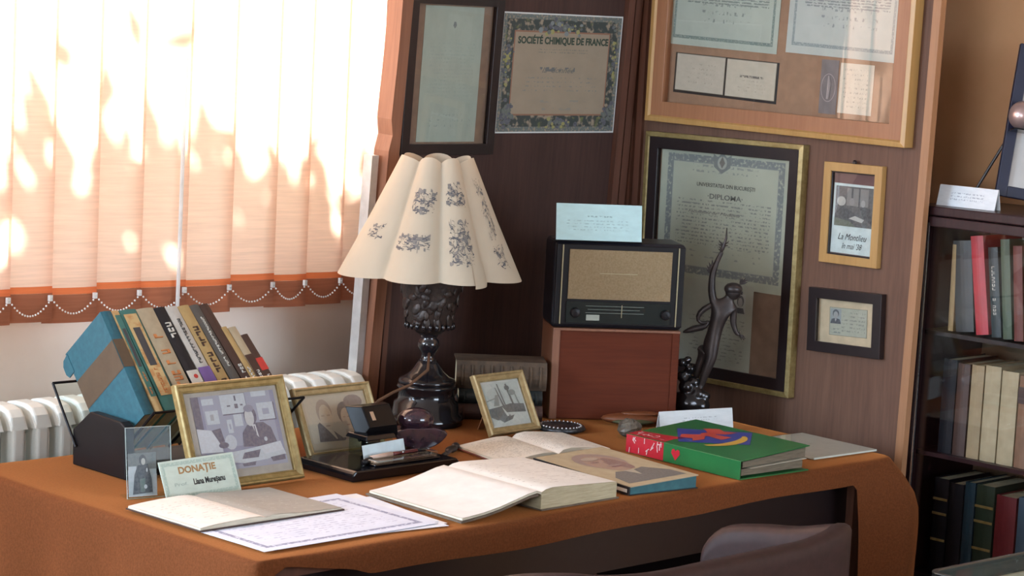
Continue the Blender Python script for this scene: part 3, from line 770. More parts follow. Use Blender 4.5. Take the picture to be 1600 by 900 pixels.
# ------------------------------------------------------------------ bronze statue (modelled on joints, grown with a skin)
PXM = 643.0
def sp(u, v, d=0): return Vector(((u-1085+(650-v)*.055)/PXM, d, (650-v)/PXM/.985))
stt = thing('statue', 'dark bronze statuette of a winged youth raising one arm, beside the radio', 'statue', T(4.19, 3.555, ZS) @ Rz(D(-45)))
def skin(name, joints, edges, m, parent, root=0, lev=2):
    me = bpy.data.meshes.new(name); me.from_pydata([tuple(j[0]) for j in joints], edges, [])
    o = bpy.data.objects.new(name, me); COL.objects.link(o); o.parent = parent
    me.materials.append(m)
    sk = o.modifiers.new('skin', 'SKIN'); sk.use_smooth_shade = True
    lay = me.skin_vertices[0] if me.skin_vertices else None
    if lay is None:
        me.attributes  # skin layer is made with the modifier below
    for i, j in enumerate(joints):
        sv = me.skin_vertices[0].data[i]; r = j[1]; sv.radius = (r, r) if not hasattr(r, '__len__') else r; sv.use_root = (i == root)
    subsurf(o, lev); return o
J = [(sp(1103, 534), .0200), (sp(1106, 513), .0170), (sp(1111, 491), .0235), (sp(1115, 476), .0215), (sp(1122, 466), .0090), (sp(1127, 455), .0185), (sp(1130, 446), .0135),
     (sp(1099, 474), .0115), (sp(1093, 452), .0095), (sp(1092, 430), .0085), (sp(1097, 410), .0065), (sp(1103, 394), .0055),
     (sp(1131, 482), .0110), (sp(1133, 504), .0080), (sp(1139, 518), .0060), (sp(1145, 522), .0045),
     (sp(1105, 556, -.008), .0165), (sp(1099, 580, -.007), .0115), (sp(1094, 604, -.004), .0080), (sp(1089, 612, -.014), .0065),
     (sp(1095, 556, .012), .0160), (sp(1088, 577, .013), .0110), (sp(1086, 598, .02), .0078), (sp(1080, 602, .026), .006)]
Ed = [(0, 1), (1, 2), (2, 3), (3, 4), (4, 5), (5, 6), (3, 7), (7, 8), (8, 9), (9, 10), (10, 11), (3, 12), (12, 13), (13, 14), (14, 15), (0, 16), (16, 17), (17, 18), (18, 19), (0, 20), (20, 21), (21, 22), (22, 23)]
MESHOK = True
bd = None
try:
    bd = skin('figure', J, Ed, M_bronze, stt)
except Exception as e:
    print('skin failed', e)
# fingers of both hands
b = MB()
for k, (a, l) in enumerate(((-35, .010), (-14, .014), (4, .015), (22, .013))):
    p = sp(1145, 522); d = Vector((math.cos(D(a-20)), -.2*(k-1.5), math.sin(D(a-20)))); b.tube([p-d*.002, p+d*l*.6, p+d*l+Vector((0, 0, -.003))], [.0018, .0016, .001], 6)
p = sp(1143, 520); b.tube([p, p+Vector((.004, -.004, .008))], [.0018, .0011], 6)
for k, (a, l) in enumerate(((60, .010), (82, .012), (104, .012), (126, .010), (160, .009))):
    p = sp(1103, 394); d = Vector((math.cos(D(a)), .25*(k-2), math.sin(D(a)))); b.tube([p, p+d*l*.6, p+d*l+Vector((0, .002, .001))], [.0018, .0016, .001], 6)
b.build('fingers', M_bronze, stt, smooth=True)
b = MB(); b.tube([sp(1101, 397), sp(1104, 388), sp(1107, 374), sp(1106, 358)], [.003, .004, .0028, .001], 8)
for a in (-40, 25, 150, 205): b.tube([sp(1104, 386), sp(1104, 386)+Vector((math.cos(D(a))*.014, 0, .008+math.sin(D(a))*.010))], [.0028, .0008], 6)
b.build('torch', M_bronze, stt, smooth=True)
def wing(p0, ang, L, name='wing'):
    b = MB()
    for k in range(5):
        a = D(ang+(k-2)*14); l = L*(1-.12*abs(k-1))
        d = Vector((math.cos(a), 0, math.sin(a))); n = Vector((-d.z, 0, d.x))
        y = -.003+.0015*k
        vs = [p0+Vector((0, y, 0)), p0+d*l*.5+n*l*.13+Vector((0, y, 0)), p0+d*l+Vector((0, y, 0)), p0+d*l*.5-n*l*.13+Vector((0, y, 0))]
        vs += [v+Vector((0, .0015, 0)) for v in vs]
        b.add(vs, [(3, 2, 1, 0), (4, 5, 6, 7), (0, 1, 5, 4), (1, 2, 6, 5), (2, 3, 7, 6), (3, 0, 4, 7)])
    b.build(name, M_bronze, stt)
wing(sp(1094, 432), 112, .040); wing(sp(1136, 444), 50, .024)
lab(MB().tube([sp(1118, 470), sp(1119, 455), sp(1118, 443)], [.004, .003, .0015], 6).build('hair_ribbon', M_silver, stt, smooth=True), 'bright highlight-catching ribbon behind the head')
b = MB(); b.ball(sp(1127.5, 455), (.0195, .0195, .0215), 18, 12); b.ball(sp(1127, 451), (.0225, .0225, .0155), 18, 10)
b.build('head', M_bronze, stt, smooth=True)
b = MB(); b.ball(sp(1140, 456), (.004, .004, .004)); b.tube([sp(1138, 457), sp(1142, 459)], [.003, .0015], 6)
for dy in (-.007, .007): b.ball(sp(1138.5, 455)+Vector((0, dy, .0)), .0022, 6, 4)
b.tube([sp(1138, 463, -.004), sp(1139.5, 463), sp(1138, 463, .004)], .0015, 6)
b.build('face', M_bronze, stt, smooth=True)
b = MB(); rib = [sp(1112, 470), sp(1093, 478), sp(1078, 490), sp(1076, 503), sp(1088, 508), sp(1096, 500), sp(1092, 512), sp(1076, 514), sp(1064, 519), sp(1056, 522)]
b.tube(rib, [.004, .008, .009, .006, .006, .006, .009, .010, .007, .002], 8)
o = b.build('drapery', M_bronze, stt, smooth=True); subsurf(o, 1)
b = MB(); rr = random.Random(4)
for (u, v, r) in ((1085, 640, .030), (1072, 632, .020), (1098, 632, .022), (1090, 615, .020), (1070, 605, .018), (1082, 598, .018), (1062, 622, .014), (1064, 590, .016), (1075, 578, .014), (1060, 568, .013), (1070, 563, .010), (1078, 645, .034), (1095, 646, .028), (1102, 618, .014)):
    p = sp(u, v, rr.uniform(-.010, .010)); p.z = max(p.z, r*.85+.002); b.ball(p, (r, r*.9, r*.85), 12, 8)
b.lathe([(.042, 0), (.044, .006), (.038, .012)], 24)
o = b.build('rock_base', mat('polished_dark_bronze', (.05, .048, .05), .16, .8, scale=30, bmp=.4), stt, smooth=True)
rm = o.modifiers.new('fuse', 'REMESH'); rm.mode = 'VOXEL'; rm.voxel_size = .0042; rm.use_smooth_shade = True
sm = o.modifiers.new('soften', 'SMOOTH'); sm.factor = .5; sm.iterations = 3

# ------------------------------------------------------------------ small desk things in the middle
M_label = doc('caption_white', (.74, .80, .82), .2, .05, None, [(2, .3, .8, .5, .72, (.45, .50, .52), 40, .5, .2)])
tent('caption_card', 'low white tent card behind the green album', T(4.023, 3.392, ZS) @ Rz(D(-13.5)), .208, .054, D(11), M_label, 1)
b = MB(); b.lathe([(.052, 0), (.058, .003), (.055, .010), (.040, .012), (.036, .009), (.0, .009)], 40)
dc = tag(b.build('round_dish', mat('dark_silver_dish', (.10, .11, .12), .3, .6, (.03, .03, .035), 90), None, smooth=True, M=T(3.765, 3.585, ZS)), 'flat round dark metal dish behind the open notebook', 'dish')
b = MB()
for k in range(30):
    a = 2*math.pi*k/30; b.ball((.047*math.cos(a), .047*math.sin(a), .011), .0032, 6, 4)
b.build('beaded_rim', M_silver, dc)
pc = thing('leather_pouch', 'brown leather pouch lying in front of the wooden box', 'pouch', T(3.965, 3.545, ZS) @ Rz(D(-38)))
b = MB(); b.ball((0, 0, .014), (.075, .028, .014), 20, 10)
o = b.build('pouch_body', mat('pouch_leather', (.19, .060, .022), .45, scale=60, bmp=.2), pc, smooth=True)
lab(MB().ball((.0, -.006, .010), (.055, .034, .009), 18, 8).build('green_lining', mat('green_lining', (.075, .080, .035), .7, scale=60), pc, smooth=True), 'dull green underside')
MB().ball((.02, 0, .027), (.05, .018, .006), 16, 8).build('flap', mat('pouch_leather', None), pc, smooth=True)
rk = thing('crystal_stone', 'grey crystal stone paperweight beside the red album corner', 'stone', T(3.835, 3.435, ZS))
b = MB(); rr = random.Random(12)
b.ball((0, 0, .021), (.030, .026, .021), 14, 9)
b.v = [(x*(1+rr.uniform(-.14, .14)), y*(1+rr.uniform(-.14, .14)), max(0, z*(1+rr.uniform(-.1, .1)))) for x, y, z in b.v]
b.build('stone', mat('rough_grey_crystal', (.16, .14, .11), .35, col2=(.09, .075, .06), scale=120, bmp=.8, spec=.6), rk)
MB().lathe([(.026, 0), (.028, .003), (.022, .005)], 20).build('stone_base', M_clear, rk)

# ------------------------------------------------------------------ inkstand
ik = thing('inkstand', 'black glass inkstand base behind the open book', 'inkstand', T(3.108, 3.472, ZS))
b = MB(); b.prism([(-.146, .0), (.146, .0), (.146, .014), (.138, .022), (-.138, .022), (-.146, .014)], -.088, .088)
b.build('base', M_black, ik, bevel=.003)
MB().box(-.075, .105, -.072, -.040, .0222, .026).build('pen_groove', M_black, ik, bevel=.002)
def frust(b, x0, x1, y0, y1, z0, z1, inset, M=None):
    vs = [(x0, y0, z0), (x1, y0, z0), (x1, y1, z0), (x0, y1, z0), (x0+inset, y0+inset, z1), (x1-inset, y0+inset, z1), (x1-inset, y1-inset, z1), (x0+inset, y1-inset, z1)]
    return b.add(vs, [(0, 3, 2, 1), (4, 5, 6, 7), (0, 1, 5, 4), (1, 2, 6, 5), (2, 3, 7, 6), (3, 0, 4, 7)], 0, None, M)
iw = thing('inkwell', 'square glass inkwell with its black faceted lid open, on the inkstand', 'inkwell', T(3.112, 3.505, ZS+.0225))
MB().box(-.036, .036, -.030, .030, 0, .036).build('glass_body', glass_mat('inkwell_glass', (.72, .78, .70), 1.5), iw, bevel=.004)
MB().lathe([(.018, .004), (.020, .006), (.020, .030), (.012, .034)], 18).build('ink_cup', M_black, iw)
lab(frust(MB(), -.042, .042, -.034, .034, .036, .046, .004).build('collar', M_black, iw, bevel=.002), 'black collar of the inkwell')
lid = frust(MB(), -.056, .056, -.042, .042, .0, .030, .018, T(.030, .034, .060) @ Rx(D(55))).build('lid', mat('black_bakelite', (.005, .005, .006), .25, spec=.25, scale=20), iw, bevel=.002)
lab(MB().box(-.005, .005, -.010, .010, .0300, .0315, 0, T(.030, .034, .060) @ Rx(D(55)) @ T(-.020, .0, 0)).build('lid_glint', M_silver, lid), 'small glint on the lid, modelled as a silver plate')  # silver plate stands in for a glint of light on the black lid
bl = thing('rocker_blotter', 'dark glossy rocker blotter leaning by the inkwell', 'blotter', T(3.249, 3.508, ZS+.0225) @ Rz(D(-28)))
poly = []
for k in range(15):
    a = D(-160+140*k/14); poly.append((.062*math.cos(a), .050+.050*math.sin(a)))
poly += [(.052, .040), (.03, .046), (-.03, .046), (-.052, .040)]
MB().prism(poly, -.024, .024).build('rocker', mat('tortoise_glaze', (.045, .018, .026), .10, spec=.7, col2=(.015, .008, .014), scale=35), bl, bevel=.003)
MB().ball((-.008, 0, .060), (.040, .030, .026), 22, 12).build('domed_top', mat('tortoise_glaze', None), bl, smooth=True)
cdk = thing('caption_card', 'small blank pale blue card leaning on the inkwell', 'card', T(3.108, 3.455, ZS+.0265) @ Rz(D(1)))
MB().box(-.058, .058, -.0006, .0006, 0, .030, 0, T(0, .0, .0) @ Rx(D(-14)) @ Ry(D(-2))).build('card_leaf', mat('pale_blue_card2', (.56, .70, .76), .5), cdk)
tr = thing('crystal_pen_tray', 'long clear crystal pen tray along the front of the inkstand', 'tray', T(3.118, 3.412, ZS+.0265) @ Rz(D(1)))
b = MB(); b.box(-.086, .086, -.015, .015, 0, .004); b.box(-.086, .086, -.015, -.012, .004, .007); b.box(-.086, .086, .012, .015, .004, .007); b.box(.068, .086, -.015, .015, .004, .013); b.box(-.086, -.078, -.015, .015, .004, .007)
b.build('tray', glass_mat('cut_crystal', (.88, .90, .88), 1.55, .02, 1.6), tr, bevel=.002)
def pen(label, p0, p1, segs, group='pens on the inkstand'):
    t = thing('pen', label, 'pen', T(*p0), group); d = Vector(p1)-Vector(p0); L = d.length
    M = d.to_track_quat('Z', 'Y').to_matrix().to_4x4()
    for nm, a0, a1, r0, r1, mm in segs: MB().tube([(0, 0, a0*L), (0, 0, a1*L)], [r0, r1], 10, 0, M).build(nm, mm, t, smooth=True)
M_pink = mat('pinkish_bone', (.58, .42, .34), .35); M_dred = mat('dark_red_resin', (.14, .03, .03), .25)
pen('pinkish ivory pen lying along the crystal tray', (3.050, 3.436, ZS+.032), (3.150, 3.440, ZS+.035), [('barrel', 0, .62, .0045, .0055, M_pink), ('nib_holder', .62, .9, .0045, .003, M_dred), ('nib', .9, 1, .003, .0006, M_silver)])
pen('dark red pen lying behind the ivory one', (3.10, 3.449, ZS+.031), (3.232, 3.452, ZS+.032), [('barrel', 0, .7, .004, .0045, M_dred), ('nib_holder', .7, .92, .0038, .0026, M_blackwood), ('nib', .92, 1, .0024, .0006, M_silver)])
pen('thick black pen slanting at the left of the inkstand', (3.02, 3.420, ZS+.029), (3.068, 3.445, ZS+.030), [('barrel', 0, .75, .006, .0065, M_blackwood), ('cap_band', .75, .85, .0068, .0068, M_silver), ('cap', .85, 1, .0066, .004, M_blackwood)])
lk = thing('paper_knife', 'dark ornate paper knife beside the right end of the inkstand', 'knife', T(3.308, 3.487, ZS+.0025) @ Rz(D(32)))
MB().ball((.055, 0, .004), (.030, .012, .007), 14, 8).ball((.09, .0, .005), (.014, .009, .008), 12, 8).build('handle', M_bronze, lk, smooth=True)
MB().prism([(-.04, 0), (.03, -.0), (.03, .003), (-.06, .0015)], -.007, .007).build('blade', M_silver, lk)

# ------------------------------------------------------------------ desk photographs
def deskframe(label, x, y, yaw, w, h, tilt, fw, dp_, fm, mount, strut=True):
    t = thing('desk_photograph', label, 'photograph', T(x, y, ZS) @ Rz(D(yaw)) @ Rx(D(-tilt)))
    C_ = T(0, -.001, h/2)
    moulding(t, w, h, step_prof(fw, dp_), fm, 'frame', C_)
    MB().box(-w/2+fw*.6, w/2-fw*.6, -.004, 0, -h/2+fw*.6, h/2-fw*.6, 0, C_).build('backing_board', mount, t)
    MB().box(-w/2+fw*.8, w/2-fw*.8, -dp_*.5-.0012, -dp_*.5, -h/2+fw*.8, h/2-fw*.8, 0, C_).build('glass', M_glass, t)
    if strut:
        zz = h*.75; hh = zz*math.cos(D(tilt)); dl = hh*.12
        a = Vector((0, .001, zz)); 
        foot_world = Vector((0, zz*math.sin(D(tilt))+dl+.02, .001))
        foot = Rx(D(tilt)) @ foot_world
        dr = (foot-a); 
        b = MB(); b.add([a+Vector((-.02, 0, 0)), a+Vector((.02, 0, 0)), foot+Vector((.028, 0, 0)), foot+Vector((-.028, 0, 0))]+[p+Vector((0, .003, 0)) for p in (a+Vector((-.02, 0, 0)), a+Vector((.02, 0, 0)), foot+Vector((.028, 0, 0)), foot+Vector((-.028, 0, 0)))], [(0, 1, 2, 3), (7, 6, 5, 4), (0, 4, 5, 1), (1, 5, 6, 2), (2, 6, 7, 3), (3, 7, 4, 0)])
        b.build('easel_strut', M_honey, t)
    return t
h1 = .213
d1 = deskframe('largest gilt desk frame, grey-blue photograph of a man at a crowded desk', 2.762, 3.468, .4, .270, h1, 22.5, .019, .016, M_gilt, mat('grey_mount', (.36, .36, .33), .8))
bl_ = (.19, .22, .33); pb_ = (.44, .52, .58); dk_ = (.07, .075, .13); md = (.27, .31, .41)
picture(d1, 'photo_print', .206, .150, [(bl_, rect(0, 0, 1, 1)), (md, rect(.12, .3, .95, 1)), (dk_, rect(0, .55, .09, 1)), (pb_, rect(.12, .88, .26, .96)), (pb_, rect(.14, .62, .29, .80)), ((.30, .33, .36), rect(.19, .67, .23, .75)), (dk_, rect(.345, .72, .645, 1.0)), (pb_, rect(.34, .735, .64, .995)), (dk_, rect(.41, .83, .45, .85)), (dk_, rect(.50, .80, .54, .86)), (dk_, rect(.51, .9, .53, .97)), (dk_, rect(.57, .83, .60, .85)),
    (pb_, rect(.72, .93, .9, 1)), (dk_, rect(.765, .595, .975, .835)), (pb_, rect(.76, .61, .96, .84)), (md, rect(.82, .68, .9, .76)), (pb_, rect(.46, .56, .56, .72)), (pb_, rect(.37, .48, .43, .66)), (md, rect(.39, .53, .41, .6)),
    ((.50, .56, .62), [(.0, .26), (.0, .58), (.17, .54), (.26, .36), (.26, .24)]), (dk_, [(.17, .54), (.28, .56), (.30, .38), (.24, .36)]), ((.44, .50, .56), ell(.37, .36, .07, .1)), (dk_, ell(.28, .33, .06, .04)),
    (dk_, [(.51, .28), (.53, .46), (.60, .56), (.68, .58), (.80, .58), (.88, .50), (.92, .30), (.72, .26)]), ((.08, .08, .14), ell(.66, .68, .075, .13)), ((.46, .50, .52), ell(.645, .66, .055, .12)), ((.20, .22, .3), ell(.655, .78, .06, .05)), ((.52, .58, .62), [(.655, .56), (.70, .56), (.715, .38), (.69, .42)]), (dk_, [(.675, .54), (.688, .54), (.695, .42), (.68, .44)]), (pb_, ell(.79, .35, .02, .03)),
    (pb_, [(.26, .22), (.6, .25), (.95, .3), (1, .12), (.55, .05), (.2, .12)]), (dk_, [(.50, .20), (.70, .22), (.66, .12), (.46, .12)]), ((.50, .56, .62), [(.70, .26), (.96, .30), (.98, .18), (.74, .15)]), (md, [(.3, .05), (1, .1), (1, .0), (.3, 0)]), (dk_, [(.80, .10), (.98, .12), (.98, .05), (.82, .04)]), (dk_, [(.45, .06), (.62, .07), (.6, .02), (.46, .02)])], T(.004, -.006, h1/2+.004))
h2 = .158
d2 = deskframe('sepia photograph of a couple in a gilt frame behind the inkstand', 3.118, 3.586, .1, .212, h2, 27, .017, .014, M_giltb, mat('sepia_mount', (.40, .34, .23), .8))
sp1, sp2, sp3 = (.41, .35, .25), (.30, .24, .18), (.12, .10, .09)
picture(d2, 'photo_print', .172, .118, [(sp1, rect(0, 0, 1, 1)), ((.45, .40, .30), rect(.03, .03, .97, .97)), (sp2, ell(.31, .68, .12, .24)), ((.47, .40, .29), ell(.32, .58, .10, .24)), ((.33, .27, .19), rect(.25, .60, .30, .625)), ((.33, .27, .19), rect(.34, .60, .39, .625)), ((.30, .22, .16), ell(.32, .42, .04, .015)), (sp3, [(.13, .14), (.16, .46), (.2, .50), (.36, .25), (.44, .18), (.58, .17), (.52, .12)]), ((.50, .45, .34), [(.28, .38), (.40, .16), (.44, .18), (.36, .34)]), (sp3, [(.38, .32), (.50, .18), (.42, .16)]),
    (sp3, ell(.64, .62, .13, .22)), ((.20, .16, .14), ell(.80, .82, .15, .13)), ((.46, .39, .29), ell(.64, .52, .09, .2)), (sp2, rect(.585, .54, .625, .56)), (sp2, rect(.655, .54, .695, .56)), ((.30, .20, .16), ell(.64, .4, .03, .012)), ((.36, .30, .22), [(.54, .13), (.58, .32), (.72, .32), (.92, .13)]), ((.45, .40, .30), ell(.86, .55, .10, .2)), ((.42, .36, .25), rect(0, 0, 1, .12))], T(0, -.0055, h2/2+.002))
h3 = .145
d3 = deskframe('small gilt framed photograph of bare trees, right of the lamp', 3.626, 3.600, 3, .166, h3, 28, .018, .015, M_giltb, mat('white_photo_mount', (.55, .58, .54), .8))
g1, g2, g3 = (.46, .52, .48), (.10, .11, .10), (.22, .25, .22)
picture(d3, 'photo_print', .118, .098, [(g1, rect(0, 0, 1, 1)), ((.40, .46, .43), ell(.3, .7, .25, .2)), (g2, [(.0, .40), (.35, .44), (.62, .48), (1, .44), (1, .24), (.6, .27), (.42, .28), (.55, .2), (.40, .10), (.15, .12), (0, .2)]), (g3, [(.16, .46), (.28, .72), (.36, .72), (.32, .45)]), (g2, [(.40, .45), (.33, .9), (.35, .9), (.45, .45)]), (g2, [(.46, .45), (.40, .98), (.43, .98), (.50, .45)]), (g2, [(.68, .45), (.63, .95), (.67, .97), (.73, .45)]), (g2, ell(.66, .86, .07, .06)), (g3, ell(.76, .74, .10, .07)), (g3, [(.85, .45), (.80, .8), (.82, .8), (.89, .45)]),
    (g3, [(.0, .60), (.28, .66), (.28, .63), (0, .57)]), ((.55, .60, .54), [(.36, .42), (.42, .34), (.50, .20), (.44, .18), (.40, .28)]), ((.50, .55, .50), [(.5, .27), (1, .22), (1, .0), (0, .0), (0, .1), (.45, .08), (.6, .18)]), (g2, [(.2, .12), (.4, .16), (.64, .2), (.55, .1), (.3, .04)])], T(0, -.006, h3/2))

dn = thing('donation_card', 'pale green donation card leaning against the large photograph', 'card', T(2.634, 3.436, ZS) @ Rz(D(3.5)) @ Rx(D(-24)))
MB().box(-.0925, .0925, -.0008, .0008, 0, .078, 0, None, True).build('card_leaf', doc('donation_paper', (.60, .70, .62), .185, .078, [(.004, .011, (.40, .52, .46), 260, .40)], None), dn)
text(dn, 'lettering', 'DONAȚIE', T(-.004, -.0011, .056), .092, .018, mat('gold_lettering', (.40, .23, .09), .6), 0, .0006)
text(dn, 'lettering', 'Liana Mureșanu', T(.020, -.0011, .031), .078, .016, M_ink, 0, .0005)
text(dn, 'small_lettering', 'Prof.', T(-.050, -.0011, .030), .032, .009, mat('grey_lettering', (.42, .52, .47), .7), 0)
ac = thing('acrylic_photo_stand', 'small clear acrylic stand with a black and white snapshot, leftmost on the desk', 'photograph', T(2.539, 3.482, ZS) @ Rz(D(-12)) @ Rx(D(-9)))
MB().box(-.046, .046, -.0015, .0015, 0, .134).build('clear_plate', M_clear, ac)
MB().box(-.046, .046, -.003, .035, 0, .003, 0, Rx(D(9))).build('clear_foot', M_clear, ac)
moulding(ac, .093, .135, [(0, 0), (0, .002), (.0012, .002), (.0012, 0)], mat('acrylic_edge', (.42, .50, .48), .3), 'polished_edge', T(0, .001, .0675))
gk = (.05, .07, .09)
picture(ac, 'snapshot', .058, .082, [((.36, .46, .50), rect(0, 0, 1, 1)), ((.13, .17, .18), rect(.0, .62, 1, 1)), ((.42, .50, .54), rect(.02, .35, .3, .7)), (gk, [(.15, .05), (.22, .5), (.34, .72), (.7, .74), (.82, .4), (.85, .08)]), (gk, ell(.52, .84, .13, .12)), ((.40, .44, .42), ell(.54, .80, .075, .08)), ((.5, .56, .58), ell(.66, .6, .03, .05)), ((.10, .16, .15), [(.4, .4), (.6, .42), (.58, .1), (.42, .1)]), ((.5, .56, .58), ell(.6, .22, .06, .05)), ((.42, .50, .54), rect(.86, .05, 1, .5)), ((.50, .57, .60), rect(0, 0, 1, .04))], T(-.015, -.0022, .045))

# ------------------------------------------------------------------ book rack with twelve leaning books
TB = D(41)
BY, BZ = 3.780, 1.074              # top front of the spines
def bookM(x, drop=0, lean=0):              # local x right along the row, -z down the spine, +y towards the fore edge
    return T(x, BY-drop*math.sin(TB), BZ-drop*math.cos(TB)) @ Rx(-TB) @ Ry(-D(lean))
rk_ = thing('book_rack', 'black wooden book rack with dark-edged glass side plates, left end of the desk', 'rack', T(2.80, 3.72, ZS))
RI = T(-2.80, -3.72, -ZS)
for x0, x1 in ((2.588, 2.612), (2.993, 3.010)):
    poly = [(3.632, .761), (3.815, .761), (3.817, .833), (3.760, .877), (3.655, .874), (3.640, .866)]
    b = MB(); n = len(poly)
    b.add([(x0, y, z) for y, z in poly]+[(x1, y, z) for y, z in poly], [tuple(range(n)), tuple(range(2*n-1, n-1, -1))]+[(i, i+n, (i+1) % n+n, (i+1) % n) for i in range(n)], 0, None, RI)
    b.build('end_block', M_blackwood, rk_, bevel=.003)
MB().box(2.612, 2.993, 3.64, 3.81, .762, .776, 0, RI).build('base_board', M_blackwood, rk_)
def plate(name, a, b_, x0, x1):
    (y0, z0), (y1, z1) = a, b_
    d = Vector((0, y1-y0, z1-z0)).normalized(); n = Vector((0, -d.z, d.y))*.002
    A = [Vector((x0, y0, z0)), Vector((x1, y0, z0)), Vector((x1, y1, z1)), Vector((x0, y1, z1))]
    g = MB(); g.add([p-n for p in A]+[p+n for p in A], [(3, 2, 1, 0), (4, 5, 6, 7), (0, 1, 5, 4), (1, 2, 6, 5), (2, 3, 7, 6), (3, 0, 4, 7)], 0, None, RI)
    o = g.build(name, M_clear, rk_)
    e = MB(); e.tube([A[0], A[3]], .003, 6, 0, RI); e.tube([A[3], A[2]], .003, 6, 0, RI); e.tube([A[2], A[1]], .003, 6, 0, RI)
    e.build('dark_edging', M_blackwood, o)
plate('glass_plate', (3.800, .800), (3.888, .916), 2.585, 3.005)
plate('glass_plate', (3.700, .800), (3.596, .898), 2.625, 3.003)
M_teal = mat('teal_cloth', (.020, .115, .155), .6, col2=(.014, .085, .12), scale=80)
M_olive = mat('brown_band_print', (.095, .062, .035), .65)
M_creamo = mat('cream_orange_print', (.50, .36, .17), .6, col2=(.42, .22, .08), scale=45, lo=.45, hi=.6)
M_tealg = mat('green_teal_cover', (.045, .16, .14), .6)
M_beige = mat('beige_linen', (.40, .33, .22), .7)
M_blk = mat('black_cover', (.014, .014, .018), .35)
M_lgrey = mat('pale_grey_cover', (.48, .46, .42), .6)
M_tan = mat('tan_gold_cover', (.42, .29, .12), .6)
M_dgrey = mat('dark_grey_cover', (.085, .078, .070), .6)
M_dbrown = mat('dark_brown_cover', (.060, .030, .022), .5)
M_purple = mat('purple_band', (.17, .10, .30), .5)
M_orange = mat('orange_print', (.55, .20, .06), .6)
M_lw = mat('pale_print', (.60, .58, .52), .6)
rr = random.Random(21)
def glyphs(parent, name, x0, x1, z0, z1, n, m, seed):
    """a column of tiny spine letters, too small to read in the photograph"""
    r = random.Random(seed); b = MB(); dz = (z1-z0)/n
    for k in range(n):
        if r.random() < .16: continue
        za = z1-dz*(k+1); zb = za+dz*.72
        kind = r.randrange(4); s = dz*.16
        b.box(x0, x1, -.0040, -.0018, za, za+s) if kind != 2 else None
        b.box(x0, x0+(x1-x0)*.3, -.0040, -.0018, za, zb) if kind in (0, 2, 3) else None
        b.box(x0, x1, -.0040, -.0018, zb-s, zb) if kind in (1, 2) else None
        b.box(x1-(x1-x0)*.3, x1, -.0040, -.0018, za, zb) if kind in (1, 3) else None
    if b.v: b.build(name, m, parent)
def book(name, label, M, th, h, d, cm, pm, group, round_=.0):
    """book with its spine at local y=0 facing -y, top at z=0, from x=0 to th"""
    t = thing(name, label, 'book', M, group)
    c = .0025; b = MB()
    b.box(0, c, 0, d, -h, 0); b.box(th-c, th, 0, d, -h, 0); n = 5
    for k in range(n):
        xa, xb = th*k/n, th*(k+1)/n; f = lambda q: -round_*math.sin(math.pi*q/th)
        b.add([(xa, f(xa), -h), (xb, f(xb), -h), (xb, f(xb), 0), (xa, f(xa), 0), (xa, f(xa)+c, -h), (xb, f(xb)+c, -h), (xb, f(xb)+c, 0), (xa, f(xa)+c, 0)], [(0, 1, 2, 3), (7, 6, 5, 4), (3, 2, 6, 7), (0, 4, 5, 1)])
    b.build('cover', cm, t)
    MB().box(c, th-c, c, d-.004, -h+.003, -.003).build('page_block', pm, t)
    return t
GB = 'books leaning in the rack'
XS = [2.620, 2.646, 2.664, 2.706, 2.749, 2.778, 2.809, 2.839, 2.864, 2.889]
spec = [('blue paperback with a brown diagonal band, first in the rack', M_teal), ('thin cream and orange patterned book second in the rack', M_creamo), ('teal book with cream ornamental spine third in the rack', M_tealg), ('beige book with orange spine letters in the rack', M_beige),
        ('black book with white and red spine label in the rack', M_blk), ('pale grey book with purple foot in the rack', M_lgrey), ('tan gold book right of the pale grey one in the rack', M_tan), ('dark grey book right of the tan gold one in the rack', M_dgrey), ('dark brown tall book at the right of the rack', M_dbrown)]
